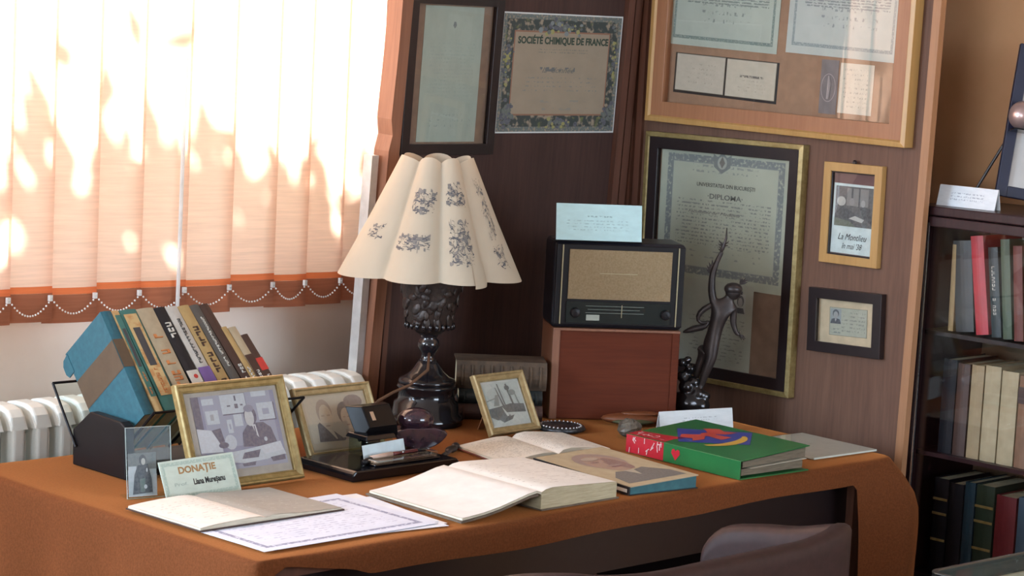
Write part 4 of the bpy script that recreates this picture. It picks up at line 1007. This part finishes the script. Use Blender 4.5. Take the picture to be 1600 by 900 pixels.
for i, (lb, cm) in enumerate(spec):
    th = XS[i+1]-XS[i]-.0008
    t = book('book', lb, bookM(XS[i], 0, i*1.0), th, .243, .156 if i == 0 else .150, cm, M_page, GB, .002)
    sy = -.0026
    if i == 0:
        # diagonal band over the cover (side face -x) and the spine
        b = MB(); b.add([(-.0006, .0, -.115), (-.0006, .165, -.165), (-.0006, .165, -.225), (-.0006, .0, -.045)], [(0, 1, 2, 3)])
        b.v = [(-.0006, 0, -.067), (-.0006, .1555, -.067), (-.0006, .1555, -.133), (-.0006, .0, -.132)]
        b.box(0, th, sy, sy+.0004, -.132, -.067)
        b.build('brown_band', M_olive, t)
        b = MB(); P_ = [(.150, -.004), (.170, -.008), (.178, -.018), (.179, -.036), (.172, -.047), (.150, -.046)]; n = 6
        b.add([(-.0012, y, z) for y, z in P_]+[(.0012, y, z) for y, z in P_], [tuple(range(n)), tuple(range(2*n-1, n-1, -1))]+[(i_, i_+n, (i_+1) % n+n, (i_+1) % n) for i_ in range(n)])
        b.build('jacket_flap', M_teal, t)
    elif i in (1, 2):
        b = MB(); b.box(th*.12, th*.88, sy-.0004, sy, -.205, -.012); o = b.build('cream_panel', M_creamo if i == 2 else M_tealg, t)
        b = MB(); b.box(th*.30, th*.70, sy-.0012, sy-.0004, -.135, -.045); b.build('dark_panel', mat('dark_spine_panel', (.05, .05, .055), .6), t)
        glyphs(t, 'spine_letters', th*.4, th*.6, -.20, -.14, 10, M_orange, i)
    elif i == 3: glyphs(t, 'spine_letters', th*.25, th*.72, -.20, -.035, 13, M_orange, 31)
    elif i == 4:
        glyphs(t, 'spine_letters', th*.3, th*.75, -.075, -.035, 3, M_lw, 41)
        MB().box(0, th, sy-.0005, sy, -.185, -.155).build('white_label', M_lw, t)
        MB().lathe([(.005, 0), (.005, .0006)], 12, 0, T(th*.6, sy-.0005, -.17) @ Rx(D(90))).build('red_dot', mat('red_print', (.5, .04, .03), .6), t)
    elif i == 5:
        MB().box(0, th, sy-.0005, sy, -.244, -.150).build('purple_foot', M_purple, t); glyphs(t, 'spine_letters', th*.4, th*.62, -.14, -.03, 15, M_dgrey, 51)
    elif i == 6: glyphs(t, 'spine_letters', th*.3, th*.7, -.23, -.05, 14, M_dbrown, 61)
    elif i == 7: glyphs(t, 'spine_letters', th*.42, th*.62, -.16, -.03, 22, M_lw, 71)
    elif i == 8: glyphs(t, 'spine_letters', th*.35, th*.65, -.22, -.15, 9, M_lw, 81)
for k, (x0, x1, drop, cm, lb) in enumerate(((2.892, 2.910, .058, M_tan, 'short tan book beside the dark brown one in the rack'), (2.911, 2.933, .060, M_beige, 'short beige book with dark foot near the rack end'), (2.934, 2.955, .080, M_dbrown, 'shortest brown book at the right end of the rack'))):
    t = book('book', lb, bookM(x0, drop, 8.5), x1-x0-.0008, .245-drop, .13, cm, M_page, GB, .0015)
    if k == 1: MB().box(0, x1-x0-.001, -.0022, -.0016, -.18, -.07).build('dark_foot', M_dbrown, t)
    if k == 2: MB().box(0, x1-x0-.001, -.0022, -.0016, -.09, -.06).build('red_label', mat('red_print', None), t)
    glyphs(t, 'spine_letters', .006, .012, -.16, -.1, 8, M_lw, 90+k)

# ------------------------------------------------------------------ open books and papers
def page_sheet(xs, zs, y0, y1, skew=0, n=1, ny=6, sag=.0):
    """curved open page: xs/zs polyline across, extruded along y; UV over it"""
    b = MB(); vs = []; fs = []; uvs = []; m = len(xs)
    for j in range(ny+1):
        g = j/ny; y = y0+(y1-y0)*g
        for i in range(m): vs.append((xs[i]+skew*g, y+sag*math.sin(i*1.7), zs[i]))
    for j in range(ny):
        for i in range(m-1):
            fs.append((j*m+i, j*m+i+1, (j+1)*m+i+1, (j+1)*m+i))
            q = [(i/(m-1), j/ny), ((i+1)/(m-1), j/ny), ((i+1)/(m-1), (j+1)/ny), (i/(m-1), (j+1)/ny)]; uvs.append(q)
    b.add(vs, fs, 0, uvs); return b
def block(xs, zs, zb, y0, y1, skew=0):
    """solid stack of leaves under a curved page"""
    b = MB(); m = len(xs); vs = []
    for y, sk in ((y0, 0), (y1, skew)):
        for i in range(m): vs.append((xs[i]+sk, y, zs[i]))
        for i in range(m): vs.append((xs[i]+sk, y, zb[i] if hasattr(zb, '__len__') else zb))
    fs = []
    for i in range(m-1):
        fs += [(m+i, m+i+1, i+1, i), (2*m+i, 2*m+i+1, 3*m+i+1, 3*m+i), (i, i+1, 2*m+i+1, 2*m+i), (m+i+1, m+i, 3*m+i, 3*m+i+1)]
    fs += [(0, 2*m, 3*m, m), (m-1, 2*m-1, 4*m-1, 3*m-1)]
    return b.add(vs, fs)
M_pgA = doc('blank_page', (.78, .76, .72), .2, .28, None, None)
M_pgB = doc('written_page', (.74, .72, .67), .2, .28, None, [(14, .12, .9, .12, .9, (.52, .49, .45), 26, .54, .14)])
M_pgC = doc('printed_page', (.74, .70, .63), .15, .19, None, [(20, .1, .92, .08, .93, (.45, .41, .36), 40, .50, .2)])
M_pgC2 = doc('printed_page_2', (.72, .67, .58), .15, .19, None, [(20, .08, .9, .08, .93, (.42, .38, .32), 40, .50, .2)])
M_bcover = mat('worn_brown_cover', (.16, .12, .085), .6, col2=(.10, .075, .055), scale=40)
# big open book, front centre
oa = thing('open_book', 'thick open book with blank left page at the front of the desk', 'book', T(3.107, 3.138, ZS))
hy = .138
xl = [-.208, -.19, -.15, -.11, -.07, -.035, -.012, 0]; zl = [.010, .011, .0145, .0205, .029, .037, .040, .036]
xr = [0, .012, .03, .06, .10, .15, .20, .214]; zr = [.036, .0405, .0425, .0415, .0395, .037, .0345, .033]
page_sheet(xl, [z+.0008 for z in zl], -hy, hy, .012).build('left_page', M_pgA, oa, smooth=True)
block(xl, zl, [z-.004 for z in zl], -hy, hy, .012).build('left_leaves', M_pagew, oa)
page_sheet(xr, [z+.0006 for z in zr], -hy, hy, .012).build('right_page', M_pgB, oa, smooth=True)
block(xr, zr, .003, -hy, hy, .012).build('page_block', M_page, oa)
block([-.214, -.19, -.15, -.11, -.07, -.035, -.012], [.005, .006, .0098, .016, .0246, .0325, .035], [.002, .003, .0068, .013, .0216, .0295, .031], -hy-.004, hy+.004, .012).build('front_cover', M_bcover, oa)
MB().box(0, .219, -hy-.003, hy+.003, 0, .003).build('back_cover', M_bcover, oa)
# thinner open book behind
ob = thing('open_book', 'smaller open printed book with reddish cover, behind the thick open book', 'book', T(3.515, 3.437, ZS) @ Rz(D(-4)))
hy = .095; s = .03
xl = [-.156, -.12, -.08, -.045, -.015, 0]; zl = [.006, .0095, .0135, .0165, .0155, .0105]
xr = [0, .012, .035, .07, .11, .152]; zr = [.0105, .0185, .0215, .0185, .0145, .0095]
page_sheet(xl, [z+.0006 for z in zl], -hy, hy, s).build('left_page', M_pgC2, ob, smooth=True)
block(xl, zl, .0022, -hy, hy, s).build('left_leaves', M_pagew, ob)
page_sheet(xr, [z+.0006 for z in zr], -hy, hy, s).build('right_page', M_pgC, ob, smooth=True)
block(xr, zr, .0022, -hy, hy, s).build('right_leaves', M_pagew, ob)
block([-.160, 0, .157], [.0022, .0022, .0022], 0, -hy-.003, hy+.003, s).build('cover', mat('reddish_cover', (.22, .065, .05), .6), ob)
# book with a printed portrait
oc = thing('portrait_book', 'teal-edged book with an engraved portrait on its tan cover', 'book', T(3.474, 3.145, ZS) @ Rz(D(-8)))
hw, hh = .0905, .158
def slab(b, x0, x1, y0, y1, za0, za1, zb0, zb1):
    """slab whose height differs left (a) and right (b)"""
    vs = [(x0, y0, za0), (x1, y0, zb0), (x1, y1, zb0), (x0, y1, za0), (x0, y0, za1), (x1, y0, zb1), (x1, y1, zb1), (x0, y1, za1)]
    return b.add(vs, [(0, 3, 2, 1), (4, 5, 6, 7), (0, 1, 5, 4), (1, 2, 6, 5), (2, 3, 7, 6), (3, 0, 4, 7)], 0, [None, [(0, 0), (1, 0), (1, 1), (0, 1)], None, None, None, None])
slab(MB(), -hw, hw, -hh, hh, .0165, .0185, .0265, .0285).build('front_cover', doc('tan_cover_board', (.44, .36, .23), .18, .31, None, None, base2=(.38, .30, .19), col_noise=9), oc)
slab(MB(), -hw+.003, hw-.003, -hh+.003, hh-.003, .002, .0165, .002, .0265).build('page_block', mat('teal_page_edges', (.03, .14, .165), .6, col2=(.02, .10, .125), scale=40), oc)
MB().box(-hw, hw, -hh, hh, 0, .002).build('back_cover', M_blk, oc)
lab(MB().box(-hw-.004, -hw, -hh, hh, .001, .018).build('spine', M_blk, oc), 'black spine with white label')
MB().box(-hw-.0046, -hw-.004, -hh+.004, -hh+.05, .006, .013).build('spine_label', M_lw, oc)
MB().box(-.085, .085, -.0002, .0002, -.14, -.0, 0, T(0, 0, .0)).v
b = MB()
tilt = math.atan2(.010, 2*hw)
PM = T(0, 0, .0236) @ Ry(-tilt) @ Rx(D(-90))
skn, skd, hr, coat = (.36, .22, .15), (.25, .13, .10), (.30, .20, .16), (.14, .12, .10)
picture(oc, 'engraved_portrait', .165, .29, [(coat, [(.05, .03), (.1, .22), (.3, .36), (.5, .33), (.75, .38), (.95, .2), (.97, .03)]), ((.42, .36, .26), [(.42, .36), (.5, .2), (.58, .36)]), (hr, ell(.5, .68, .31, .25, 18)), (skn, ell(.5, .60, .24, .25, 18)), (skd, ell(.62, .56, .10, .19)), (skd, ell(.39, .66, .07, .022)), (skd, ell(.61, .66, .07, .022)), (skd, [(.5, .66), (.46, .54), (.54, .54)]), ((.22, .09, .08), ell(.5, .48, .09, .018)), (hr, ell(.5, .515, .12, .018)), ((.40, .30, .22), ell(.44, .76, .12, .05))], PM)
# green album
al = thing('photo_album', 'thick green ring album with red corner and bow picture on the cover', 'album', T(3.803, 3.147, ZS) @ Rz(D(-3.0)))
hw, hh = .108, .170
M_algreen = mat('green_gloss_cover', (.020, .155, .045), .28, col2=(.016, .125, .038), scale=12)
M_alred = mat('red_gloss_cover', (.50, .022, .040), .28, col2=(.42, .018, .032), scale=12)
slab(MB(), -hw, hw, -hh, hh, .0385, .041, .053, .0555).build('front_cover', M_algreen, al, bevel=.001)
slab(MB(), -hw, hw, -hh, hh, 0, .0025, 0, .0025).build('back_cover', M_algreen, al)
MB().box(-hw-.003, -hw, -hh, hh, 0, .041).build('spine', M_algreen, al, bevel=.001)
M_leaf = mat('album_leaves', (.20, .17, .12), .5, col2=(.10, .085, .06), scale=30, stretch=(1, 1, 20))
slab(MB(), -hw+.012, hw-.010, -hh+.010, hh-.008, .006, .020, .006, .022).build('leaves', M_leaf, al)
slab(MB(), -hw+.012, hw-.006, -hh+.007, hh-.008, .024, .036, .030, .050).build('leaves', M_leaf, al)
lab(slab(MB(), -hw+.035, hw-.004, -hh+.004, hh-.02, .0205, .0212, .0255, .0265).build('loose_leaf', M_pagew, al), 'pale loose leaf between the album pages')
tl = math.atan2(.0145, 2*hw)
CM = T(0, 0, .0484) @ Ry(-tl) @ Rx(D(-90))
def flat(parent, name, polys, m, M, z=0):
    b = MB()
    for p in polys: b.add([(u, -.0004-z, v) for u, v in p], [tuple(range(len(p)))])
    return b.build(name, m, parent, M=M)
# red corner patch on cover and spine, blue panel, yellow crescent, orange-red bow, heart on the spine
flat(al, 'red_corner', [[(-hw, .058), (-hw+.035, .062), (-hw+.062, .05), (-hw+.05, .10), (-hw+.038, hh), (-hw, hh)]], M_alred, CM)
MB().box(-hw-.0034, -hw-.003, .055, hh, .001, .0405).build('red_spine_band', M_alred, al)
flat(al, 'blue_panel', [[(-.082, .040), (.008, .132), (.100, -.010), (.010, -.085)]], mat('blue_panel_print', (.045, .055, .30), .3), CM)
cres = [(.060*math.cos(D(a)), .060*math.sin(D(a))) for a in range(200, 345, 8)]+[(.060*math.cos(D(a))*.93, .060*math.sin(D(a))*.55) for a in range(340, 195, -8)]
flat(al, 'yellow_crescent', [[(x*1.12-.002, y*.9-.008) for x, y in cres]], mat('yellow_print', (.62, .38, .06), .3), CM, .0003)
bow = [[(.0, .03), (-.03, .065), (-.05, .05), (-.04, .025), (-.055, .012), (-.03, .005)], [(.01, .03), (.035, .07), (.055, .045), (.045, .025), (.058, .0), (.03, .005)], ell(.005, .028, .014, .016), [(-.005, .015), (.015, .015), (.02, -.02), (-.01, -.02)]]
flat(al, 'red_bow', [[(x*1.15+.008, y*1.15+.010) for x, y in p] for p in bow], mat('orange_red_print', (.55, .07, .05), .3), CM, .0006)
SM = T(-hw-.0034, 0, 0) @ Rz(D(-90))
heart = [(0, -.014), (.013, .001), (.011, .009), (.005, .011), (0, .006), (-.005, .011), (-.011, .009), (-.013, .001)]
flat(al, 'red_heart', [[(x-.018, z+.022) for x, z in heart]], M_alred, SM)
rr = random.Random(2); cf = []; cf2 = []
for k in range(16):
    x, z, a = rr.uniform(-hh+.008, -.062), rr.uniform(.006, .036), rr.uniform(0, 3.1); c_, s_ = math.cos(a)*.006, math.sin(a)*.006
    cf.append([(x-c_-s_*.18, z-s_+c_*.18), (x+c_-s_*.18, z+s_+c_*.18), (x+c_+s_*.18, z+s_-c_*.18), (x-c_+s_*.18, z-s_-c_*.18)])
    x, z = rr.uniform(-hw+.006, -hw+.032), rr.uniform(.075, hh-.01)
    cf2.append([(x-c_-s_*.18, z-s_+c_*.18), (x+c_-s_*.18, z+s_+c_*.18), (x+c_+s_*.18, z+s_-c_*.18), (x-c_+s_*.18, z-s_-c_*.18)])
flat(al, 'white_confetti', cf, mat('pink_white_print', (.75, .55, .55), .4), SM, .0004)
flat(al, 'white_confetti', cf2, mat('pink_white_print', None), CM, .0004)
# pale booklet under its clear sleeve at the right end
pr = thing('paper_folder', 'pale paper folder in a clear sleeve at the right end of the desk', 'folder', T(4.125, 3.147, ZS) @ Rz(D(-3)))
MB().box(-.108, .108, -.112, .112, 0, .003).build('folder_leaves', mat('pale_green_paper', (.64, .68, .60), .6), pr)
slab(MB(), -.108, .108, -.112, .112, .0032, .0040, .0032, .0040).build('top_sheet', doc('folder_sheet', (.70, .72, .64), .2, .22, None, [(6, .1, .6, .5, .9, (.42, .44, .38), 20, .55, .16)]), pr)
MB().box(-.110, .110, -.114, .114, .0044, .0052).build('clear_sleeve', glass_mat('plastic_sleeve', (.97, .98, .98), 1.5, .06, .6), pr)
# notebook and documents, front left
GP = 'documents under the open notebook'
M_pp = [doc('lilac_document', (.68, .72, .84), .42, .29, [(.020, .031, (.26, .28, .40), 130, .40)], [(14, .12, .88, .18, .84, (.46, .49, .62), 40, .50, .18)]), doc('white_document', (.74, .78, .86), .42, .29, None, [(2, .1, .3, .8, .9, (.5, .52, .6), 20, .5, .2)]), doc('bordered_document', (.70, .74, .84), .42, .29, [(.016, .020, (.45, .48, .58), 200, .4)], None), doc('pale_document', (.78, .78, .80), .42, .29, None, None)]
for k, (x, y, r, w_, h_, mm, lb) in enumerate(((2.690, 3.176, -4.5, .40, .285, 3, 'pale document lowest in the pile, its corner showing at the back'), (2.696, 3.160, -8.5, .38, .270, 1, 'white document second from the bottom of the pile'), (2.655, 3.168, 1.5, .42, .285, 2, 'bluish document with a thin border, under the top one'), (2.650, 3.158, 0.2, .41, .280, 0, 'lilac document with dark ornamental border, top of the pile'))):
    z = ZS+.0009*k
    t = thing('document', lb, 'document', T(x, y, z) @ Rz(D(r)), GP)
    slab(MB(), -w_/2, w_/2, -h_/2, h_/2, 0, .0007, 0, .0007).build('sheet', M_pp[mm], t)
nb = thing('open_notebook', 'open handwritten notebook lying on the documents, front left', 'notebook', T(2.590, 3.300, ZS+.004))
hy = .107
xl = [-.150, -.12, -.08, -.04, -.015, 0]; zl = [.006, .0085, .0110, .0125, .0115, .008]
xr = [0, .015, .035, .07, .12, .180]; zr = [.008, .0115, .0105, .0075, .006, .0045]
page_sheet(xl, [z+.0006 for z in zl], -hy, hy, -.004, sag=.0006).build('left_page', doc('notebook_page', (.76, .72, .66), .15, .2, None, [(11, .12, .9, .15, .85, (.54, .50, .46), 26, .53, .15)]), nb, smooth=True)
block(xl, zl, .0024, -hy, hy, -.004).build('left_leaves', M_pagew, nb)
page_sheet(xr, [z+.0006 for z in zr], -hy, hy, -.004).build('right_page', doc('grey_page', (.33, .31, .27), .18, .2, None, [(10, .1, .9, .15, .85, (.40, .37, .32), 26, .55, .14)]), nb, smooth=True)
block(xr, zr, .0024, -hy, hy, -.004).build('right_leaves', M_pagew, nb)
block([-.153, 0, .184], [.0024]*3, 0, -hy-.003, hy+.003, -.004).build('cover', M_dbrown, nb)

# ------------------------------------------------------------------ tub chair
ch = thing('tub_chair', 'brown leather tub armchair pulled up to the front of the desk', 'chair', T(2.82, 2.62, 0))
CI = T(-2.82, -2.62, 0)
ctrl = [(3.17, 2.66, .62), (3.185, 2.655, .74), (3.20, 2.61, .797), (3.205, 2.53, .818), (3.20, 2.44, .832), (3.188, 2.355, .854), (3.16, 2.305, .864), (3.06, 2.298, .850), (2.93, 2.302, .846), (2.80, 2.302, .845), (2.66, 2.300, .846), (2.56, 2.320, .850), (2.505, 2.365, .852), (2.475, 2.43, .842), (2.455, 2.50, .82), (2.45, 2.60, .77), (2.455, 2.67, .70), (2.47, 2.70, .60)]
def catmull(P_, n):
    out = []
    for i in range(len(P_)-1):
        p = [Vector(P_[max(0, min(len(P_)-1, i+k))]) for k in (-1, 0, 1, 2)]
        for q in range(n):
            t = q/n; out.append(.5*((2*p[1])+(-p[0]+p[2])*t+(2*p[0]-5*p[1]+4*p[2]-p[3])*t*t+(-p[0]+3*p[1]-3*p[2]+p[3])*t**3))
    out.append(Vector(P_[-1])); return out
rim = catmull(ctrl, 4)
cx = Vector((2.825, 2.75, 0)); vs = []; fs = []; m = len(rim)
for i, p in enumerate(rim):
    tg = (rim[min(i+1, m-1)]-rim[max(i-1, 0)]); tg.z = 0; tg.normalize(); nn = Vector((tg.y, -tg.x, 0))
    if nn.dot(Vector((p.x, p.y, 0))-cx) < 0: nn = -nn
    th = .021; z = p.z
    for o_, dz in ((.0, .36), (0.0, .56), (0, z-.03), (.0, z-.012), (-.004, z-.004), (-.012, z), (-.026, z), (-.036, z-.005), (-.042, z-.014), (-.044, z-.035), (-.040, .56), (-.04, .36)):
        vs.append(Vector((p.x, p.y, dz))+nn*o_)
k = 12
for i in range(m-1):
    for j in range(k): fs.append((i*k+j, i*k+(j+1) % k, (i+1)*k+(j+1) % k, (i+1)*k+j))
fs += [tuple(range(k-1, -1, -1)), tuple((m-1)*k+j for j in range(k))]
b = MB(); b.add(vs, fs, 0, None, CI); b.build('shell_back', M_leather, ch, smooth=True)
MB().box(2.50, 3.16, 2.35, 2.92, .38, .47, 0, CI).build('seat', M_leather, ch, bevel=.03, seg=3)
for x, y in ((2.54, 2.38), (3.12, 2.38), (2.54, 2.86), (3.12, 2.86)): MB().tube([(x, y, 0), (x, y, .385)], [.016, .024], 10, 0, CI).build('leg', M_darkframe, ch)

# ------------------------------------------------------------------ glazed bookcase, right
M_case = wood('dark_mahogany', (.040, .016, .017), (.020, .009, .011), .3, spec=.3)
X0, X1, Y0, Y1 = 4.481, 4.775, 2.30, 3.142
bc = thing('bookcase', 'dark mahogany bookcase with glass doors full of books, right edge', 'bookcase', T(X0, Y1, 0) @ Rz(D(-90)))
W_, Dp = Y1-Y0, X1-X0
MB().box(0, .02, 0, Dp, 0, 1.285).build('side_panel', M_case, bc)
MB().box(W_-.02, W_, 0, Dp, 0, 1.285).build('side_panel', M_case, bc)
MB().box(-.012, W_+.012, -.0085, Dp, 1.287, 1.309).build('top_board', M_case, bc, bevel=.003)
MB().box(.02, W_-.02, Dp-.012, Dp, .05, 1.285).build('back_panel', mat('tan_back_panel', (.13, .085, .045), .8), bc)
MB().box(.02, W_-.02, 0, Dp, 0, .06).build('plinth', M_case, bc)
for z in (.425, .722, 1.012): MB().box(.02, W_-.02, .030, Dp-.012, z-.010, z).build('shelf', M_darkframe if z > 1 else M_case, bc)
dr = MB(); dr.box(0, .036, -.012, .012, .06, 1.285); dr.box(W_-.036, W_, -.012, .012, .06, 1.285); dr.box(.036, W_-.036, -.012, .012, 1.262, 1.285); dr.box(.036, W_-.036, -.012, .012, .06, .09)
dr = dr.build('glass_door', M_case, bc, bevel=.002)
MB().box(.034, W_-.034, -.002, .002, .085, 1.268).build('pane', M_glass, dr)
lab(MB().box(.040, .044, -.014, -.010, .07, 1.27).build('metal_trim', M_silver, dr), 'thin bright metal strip on the door stile')
def cbook(label, y, th, z0, h, cm, group, lean=0, setb=.045, mark=None, pm=M_page):
    """book on a bookcase shelf: spine towards -x, y is its left (larger y) side"""
    M = T(X0+setb, y, z0+h) @ Rz(D(-90))
    if lean: M = T(X0+setb, y, z0+.002) @ Rz(D(-90)) @ Ry(-D(lean)) @ T(0, 0, h)
    t = book('book', label, M, th, h, .17, cm, pm, group, .003)
    if mark == 'letters': glyphs(t, 'spine_letters', th*.35, th*.65, -h*.75, -h*.2, 14, M_lw, int(y*1000))
    if mark == 'gold':
        for q in (.2, .35, .62): MB().box(0, th, -.0042, -.003, -h*q-.006, -h*q).build('gilt_band', M_gilt, t)
    if mark == 'dark': MB().box(0, th, -.0042, -.003, -h*.30, -h*.12).build('title_label', M_dbrown, t)
    return t
G1, G2, G3 = 'books on the upper shelf of the bookcase', 'books on the middle shelf of the bookcase', 'books on the lower shelf of the bookcase'
cr = mat('crimson_cloth', (.46, .035, .050), .5); tl_ = mat('dark_teal_cloth', (.020, .036, .040), .5); gn = mat('grey_green_cloth', (.075, .11, .07), .6); rb = mat('red_brown_cloth', (.16, .05, .04), .6); yg = mat('yellow_green_cloth', (.26, .27, .11), .6); sl = mat('slate_cover', (.035, .040, .042), .5)
row1 = [('tan folded booklet leaning at the left of the upper shelf', 3.068, .016, .205, mat('tan_paper', (.36, .24, .11), .7), 1, None), ('slate grey wide book left of the crimson one', 3.045, .052, .215, sl, 7, None), ('crimson book on the upper shelf of the bookcase', 2.988, .036, .232, cr, 9, None), ('dark teal book with pale spine letters, right of the crimson one', 2.945, .028, .210, tl_, 8, 'letters'), ('grey green tall book on the upper shelf', 2.914, .026, .232, gn, 7, None), ('red-brown book on the upper shelf', 2.884, .026, .220, rb, 6, None), ('yellow green book on the upper shelf', 2.855, .022, .205, yg, 6, None), ('brown book at the right edge of the upper shelf', 2.828, .030, .225, M_dbrown, 5, None)]
for lb, y, th, h, cm, ln, mk in row1: cbook(lb, y, th-.002, 1.0125, h, cm, G1, ln, .05, mk)
bg_ = mat('pale_parchment', (.42, .35, .22), .7, col2=(.34, .28, .17), scale=20); bg2 = mat('tan_parchment', (.34, .26, .15), .7); dk1 = mat('black_leather', (.010, .009, .012), .5, spec=.2)
row2 = [('black volume at the left of the middle shelf', 3.072, .040, .225, dk1, None), ('dark brown volume second on the middle shelf', 3.031, .036, .220, M_dbrown, None), ('first parchment volume beside the dark ones, with small pale label', 2.992, .036, .222, bg2, None), ('second parchment volume on the middle shelf', 2.954, .044, .226, bg_, None), ('third and broadest parchment volume on the middle shelf', 2.908, .046, .220, bg_, None), ('brown volume right of the parchment ones', 2.860, .040, .215, mat('mid_brown_leather', (.22, .12, .07), .6), 'dark'), ('dark volume at the right edge of the middle shelf', 2.818, .04, .22, dk1, None)]
for lb, y, th, h, cm, mk in row2: cbook(lb, y, th-.002, .7225, h, cm, G2, 0, .05, mk)
row3 = [('black volume at the left of the lower shelf', 3.072, .042, .235, dk1, 'gold'), ('second black volume on the lower shelf', 3.028, .040, .230, dk1, None), ('blue-black glossy volume on the lower shelf', 2.986, .030, .240, mat('blue_black_leather', (.020, .045, .065), .25), None), ('dark green volume with gilt bands on the lower shelf', 2.954, .052, .240, mat('dark_green_leather', (.020, .035, .022), .4), 'gold'), ('maroon volume on the lower shelf', 2.898, .056, .225, mat('maroon_leather', (.13, .018, .022), .4), None), ('blue volume at the right edge of the lower shelf', 2.838, .05, .23, mat('blue_leather', (.05, .09, .13), .4), None)]
for lb, y, th, h, cm, mk in row3: cbook(lb, y, th-.002, .4255, h, cm, G3, 0, .05, mk)
ZC1 = 1.3095
M_c2 = doc('cabinet_caption', (.76, .78, .80), .16, .05, None, [(3, .22, .78, .28, .72, (.42, .44, .48), 40, .48, .24)])
tent('caption_card', 'white tent card with small print on top of the bookcase', T(4.517, 3.036, ZC1) @ Rz(D(-88)), .158, .050, D(14), M_c2, 3)
pq = thing('award_plaque', 'dark blue framed plaque with copper ball, propped on the bookcase', 'plaque', T(4.646, 2.892, ZC1+.018) @ Rz(D(-45)) @ Rx(D(-8)) @ Ry(D(7)))
MB().box(-.130, -.104, -.012, .006, 0, .36).box(.104, .130, -.012, .006, 0, .36).box(-.104, .104, -.012, .006, 0, .026).box(-.104, .104, -.012, .006, .334, .36).build('frame', mat('blue_black_frame', (.012, .013, .035), .35), pq, bevel=.002)
MB().box(-.106, .106, -.003, .003, .024, .336, 0, None, True).build('certificate_sheet', doc('plaque_sheet', (.50, .47, .44), .2, .3, None, [(6, .15, .85, .08, .35, (.36, .34, .32), 26, .55, .16)]), pq)
picture(pq, 'emblem', .03, .03, [((.10, .09, .03), rect(0, 0, 1, 1)), ((.28, .22, .05), ell(.5, .5, .35, .35))], T(-.055, -.0036, .09))
MB().tube([(-.12, .004, .14), (-.17, .045, .0)], .0035, 8).build('easel_leg', M_darkframe, pq)
MB().box(-.125, .03, -.075, -.012, .152, .155).build('ledge', M_black, pq)
lab(MB().ball((-.104, -.046, .189), .034, 24, 14).build('copper_ball', mat('pinkish_copper', (.55, .40, .38), .3, .7), pq, smooth=True), 'pinkish copper ball on the ledge')

# ------------------------------------------------------------------ foreground display case, bottom right
dcz = .75
vc = thing('display_case', 'dark-rimmed glass display case in the foreground, bottom right corner', 'case', T(3.40, 2.31, 0) @ Rz(D(-3)))
M_rim = mat('dark_metal_rim', (.06, .075, .08), .25, .7)
def rrect(x0, x1, y0, y1, r, n=6):
    out = []
    for cx_, cy_, a0 in ((x0+r, y1-r, 90), (x0+r, y0+r, 180), (x1-r, y0+r, 270), (x1-r, y1-r, 0)):
        for k in range(n+1): a = D(a0+90*k/n); out.append((cx_+r*math.cos(a), cy_+r*math.sin(a)))
    return out
ro = rrect(0, .85, -.60, 0, .025)
b = MB(); n = len(ro); ri = rrect(.010, .84, -.59, -.010, .018)
vs = [(x, y, dcz-.045) for x, y in ro]+[(x, y, dcz) for x, y in ro]+[(x, y, dcz) for x, y in ri]+[(x, y, dcz-.045) for x, y in ri]
fs = []
for i in range(n):
    j = (i+1) % n
    for a in range(4): fs.append((a*n+i, a*n+j, ((a+1) % 4)*n+j, ((a+1) % 4)*n+i))
b.add(vs, fs); b.build('metal_rim', M_rim, vc, bevel=.002)
MB().box(.008, .842, -.592, -.008, dcz-.008, dcz-.004).build('glass_top', M_clear, vc)
MB().box(.006, .844, -.594, -.006, dcz-.045, dcz-.035).build('bottom_board', mat('beige_lining', (.45, .40, .30), .8), vc)
for x in (.04, .78):
    for y in (-.56, -.04): MB().box(x, x+.03, y-.03, y, 0, dcz-.046).build('leg', M_blackwood, vc)
for k, (x, y, w_, h_) in enumerate(((.03, -.060, .36, .040), (.05, -.29, .30, .21))):
    t = thing('display_sheet', ('narrow beige paper along the back edge inside the display case', 'beige paper lying nearer the front inside the display case')[k], 'paper', vc.matrix_world @ T(x, y, dcz-.0345))
    slab(MB(), 0, w_, 0, h_, 0, .001, 0, .001).build('sheet', doc('case_paper', (.58, .55, .46), .3, .2, None, [(8, .1, .9, .1, .9, (.42, .4, .34), 26, .54, .15)]), t)
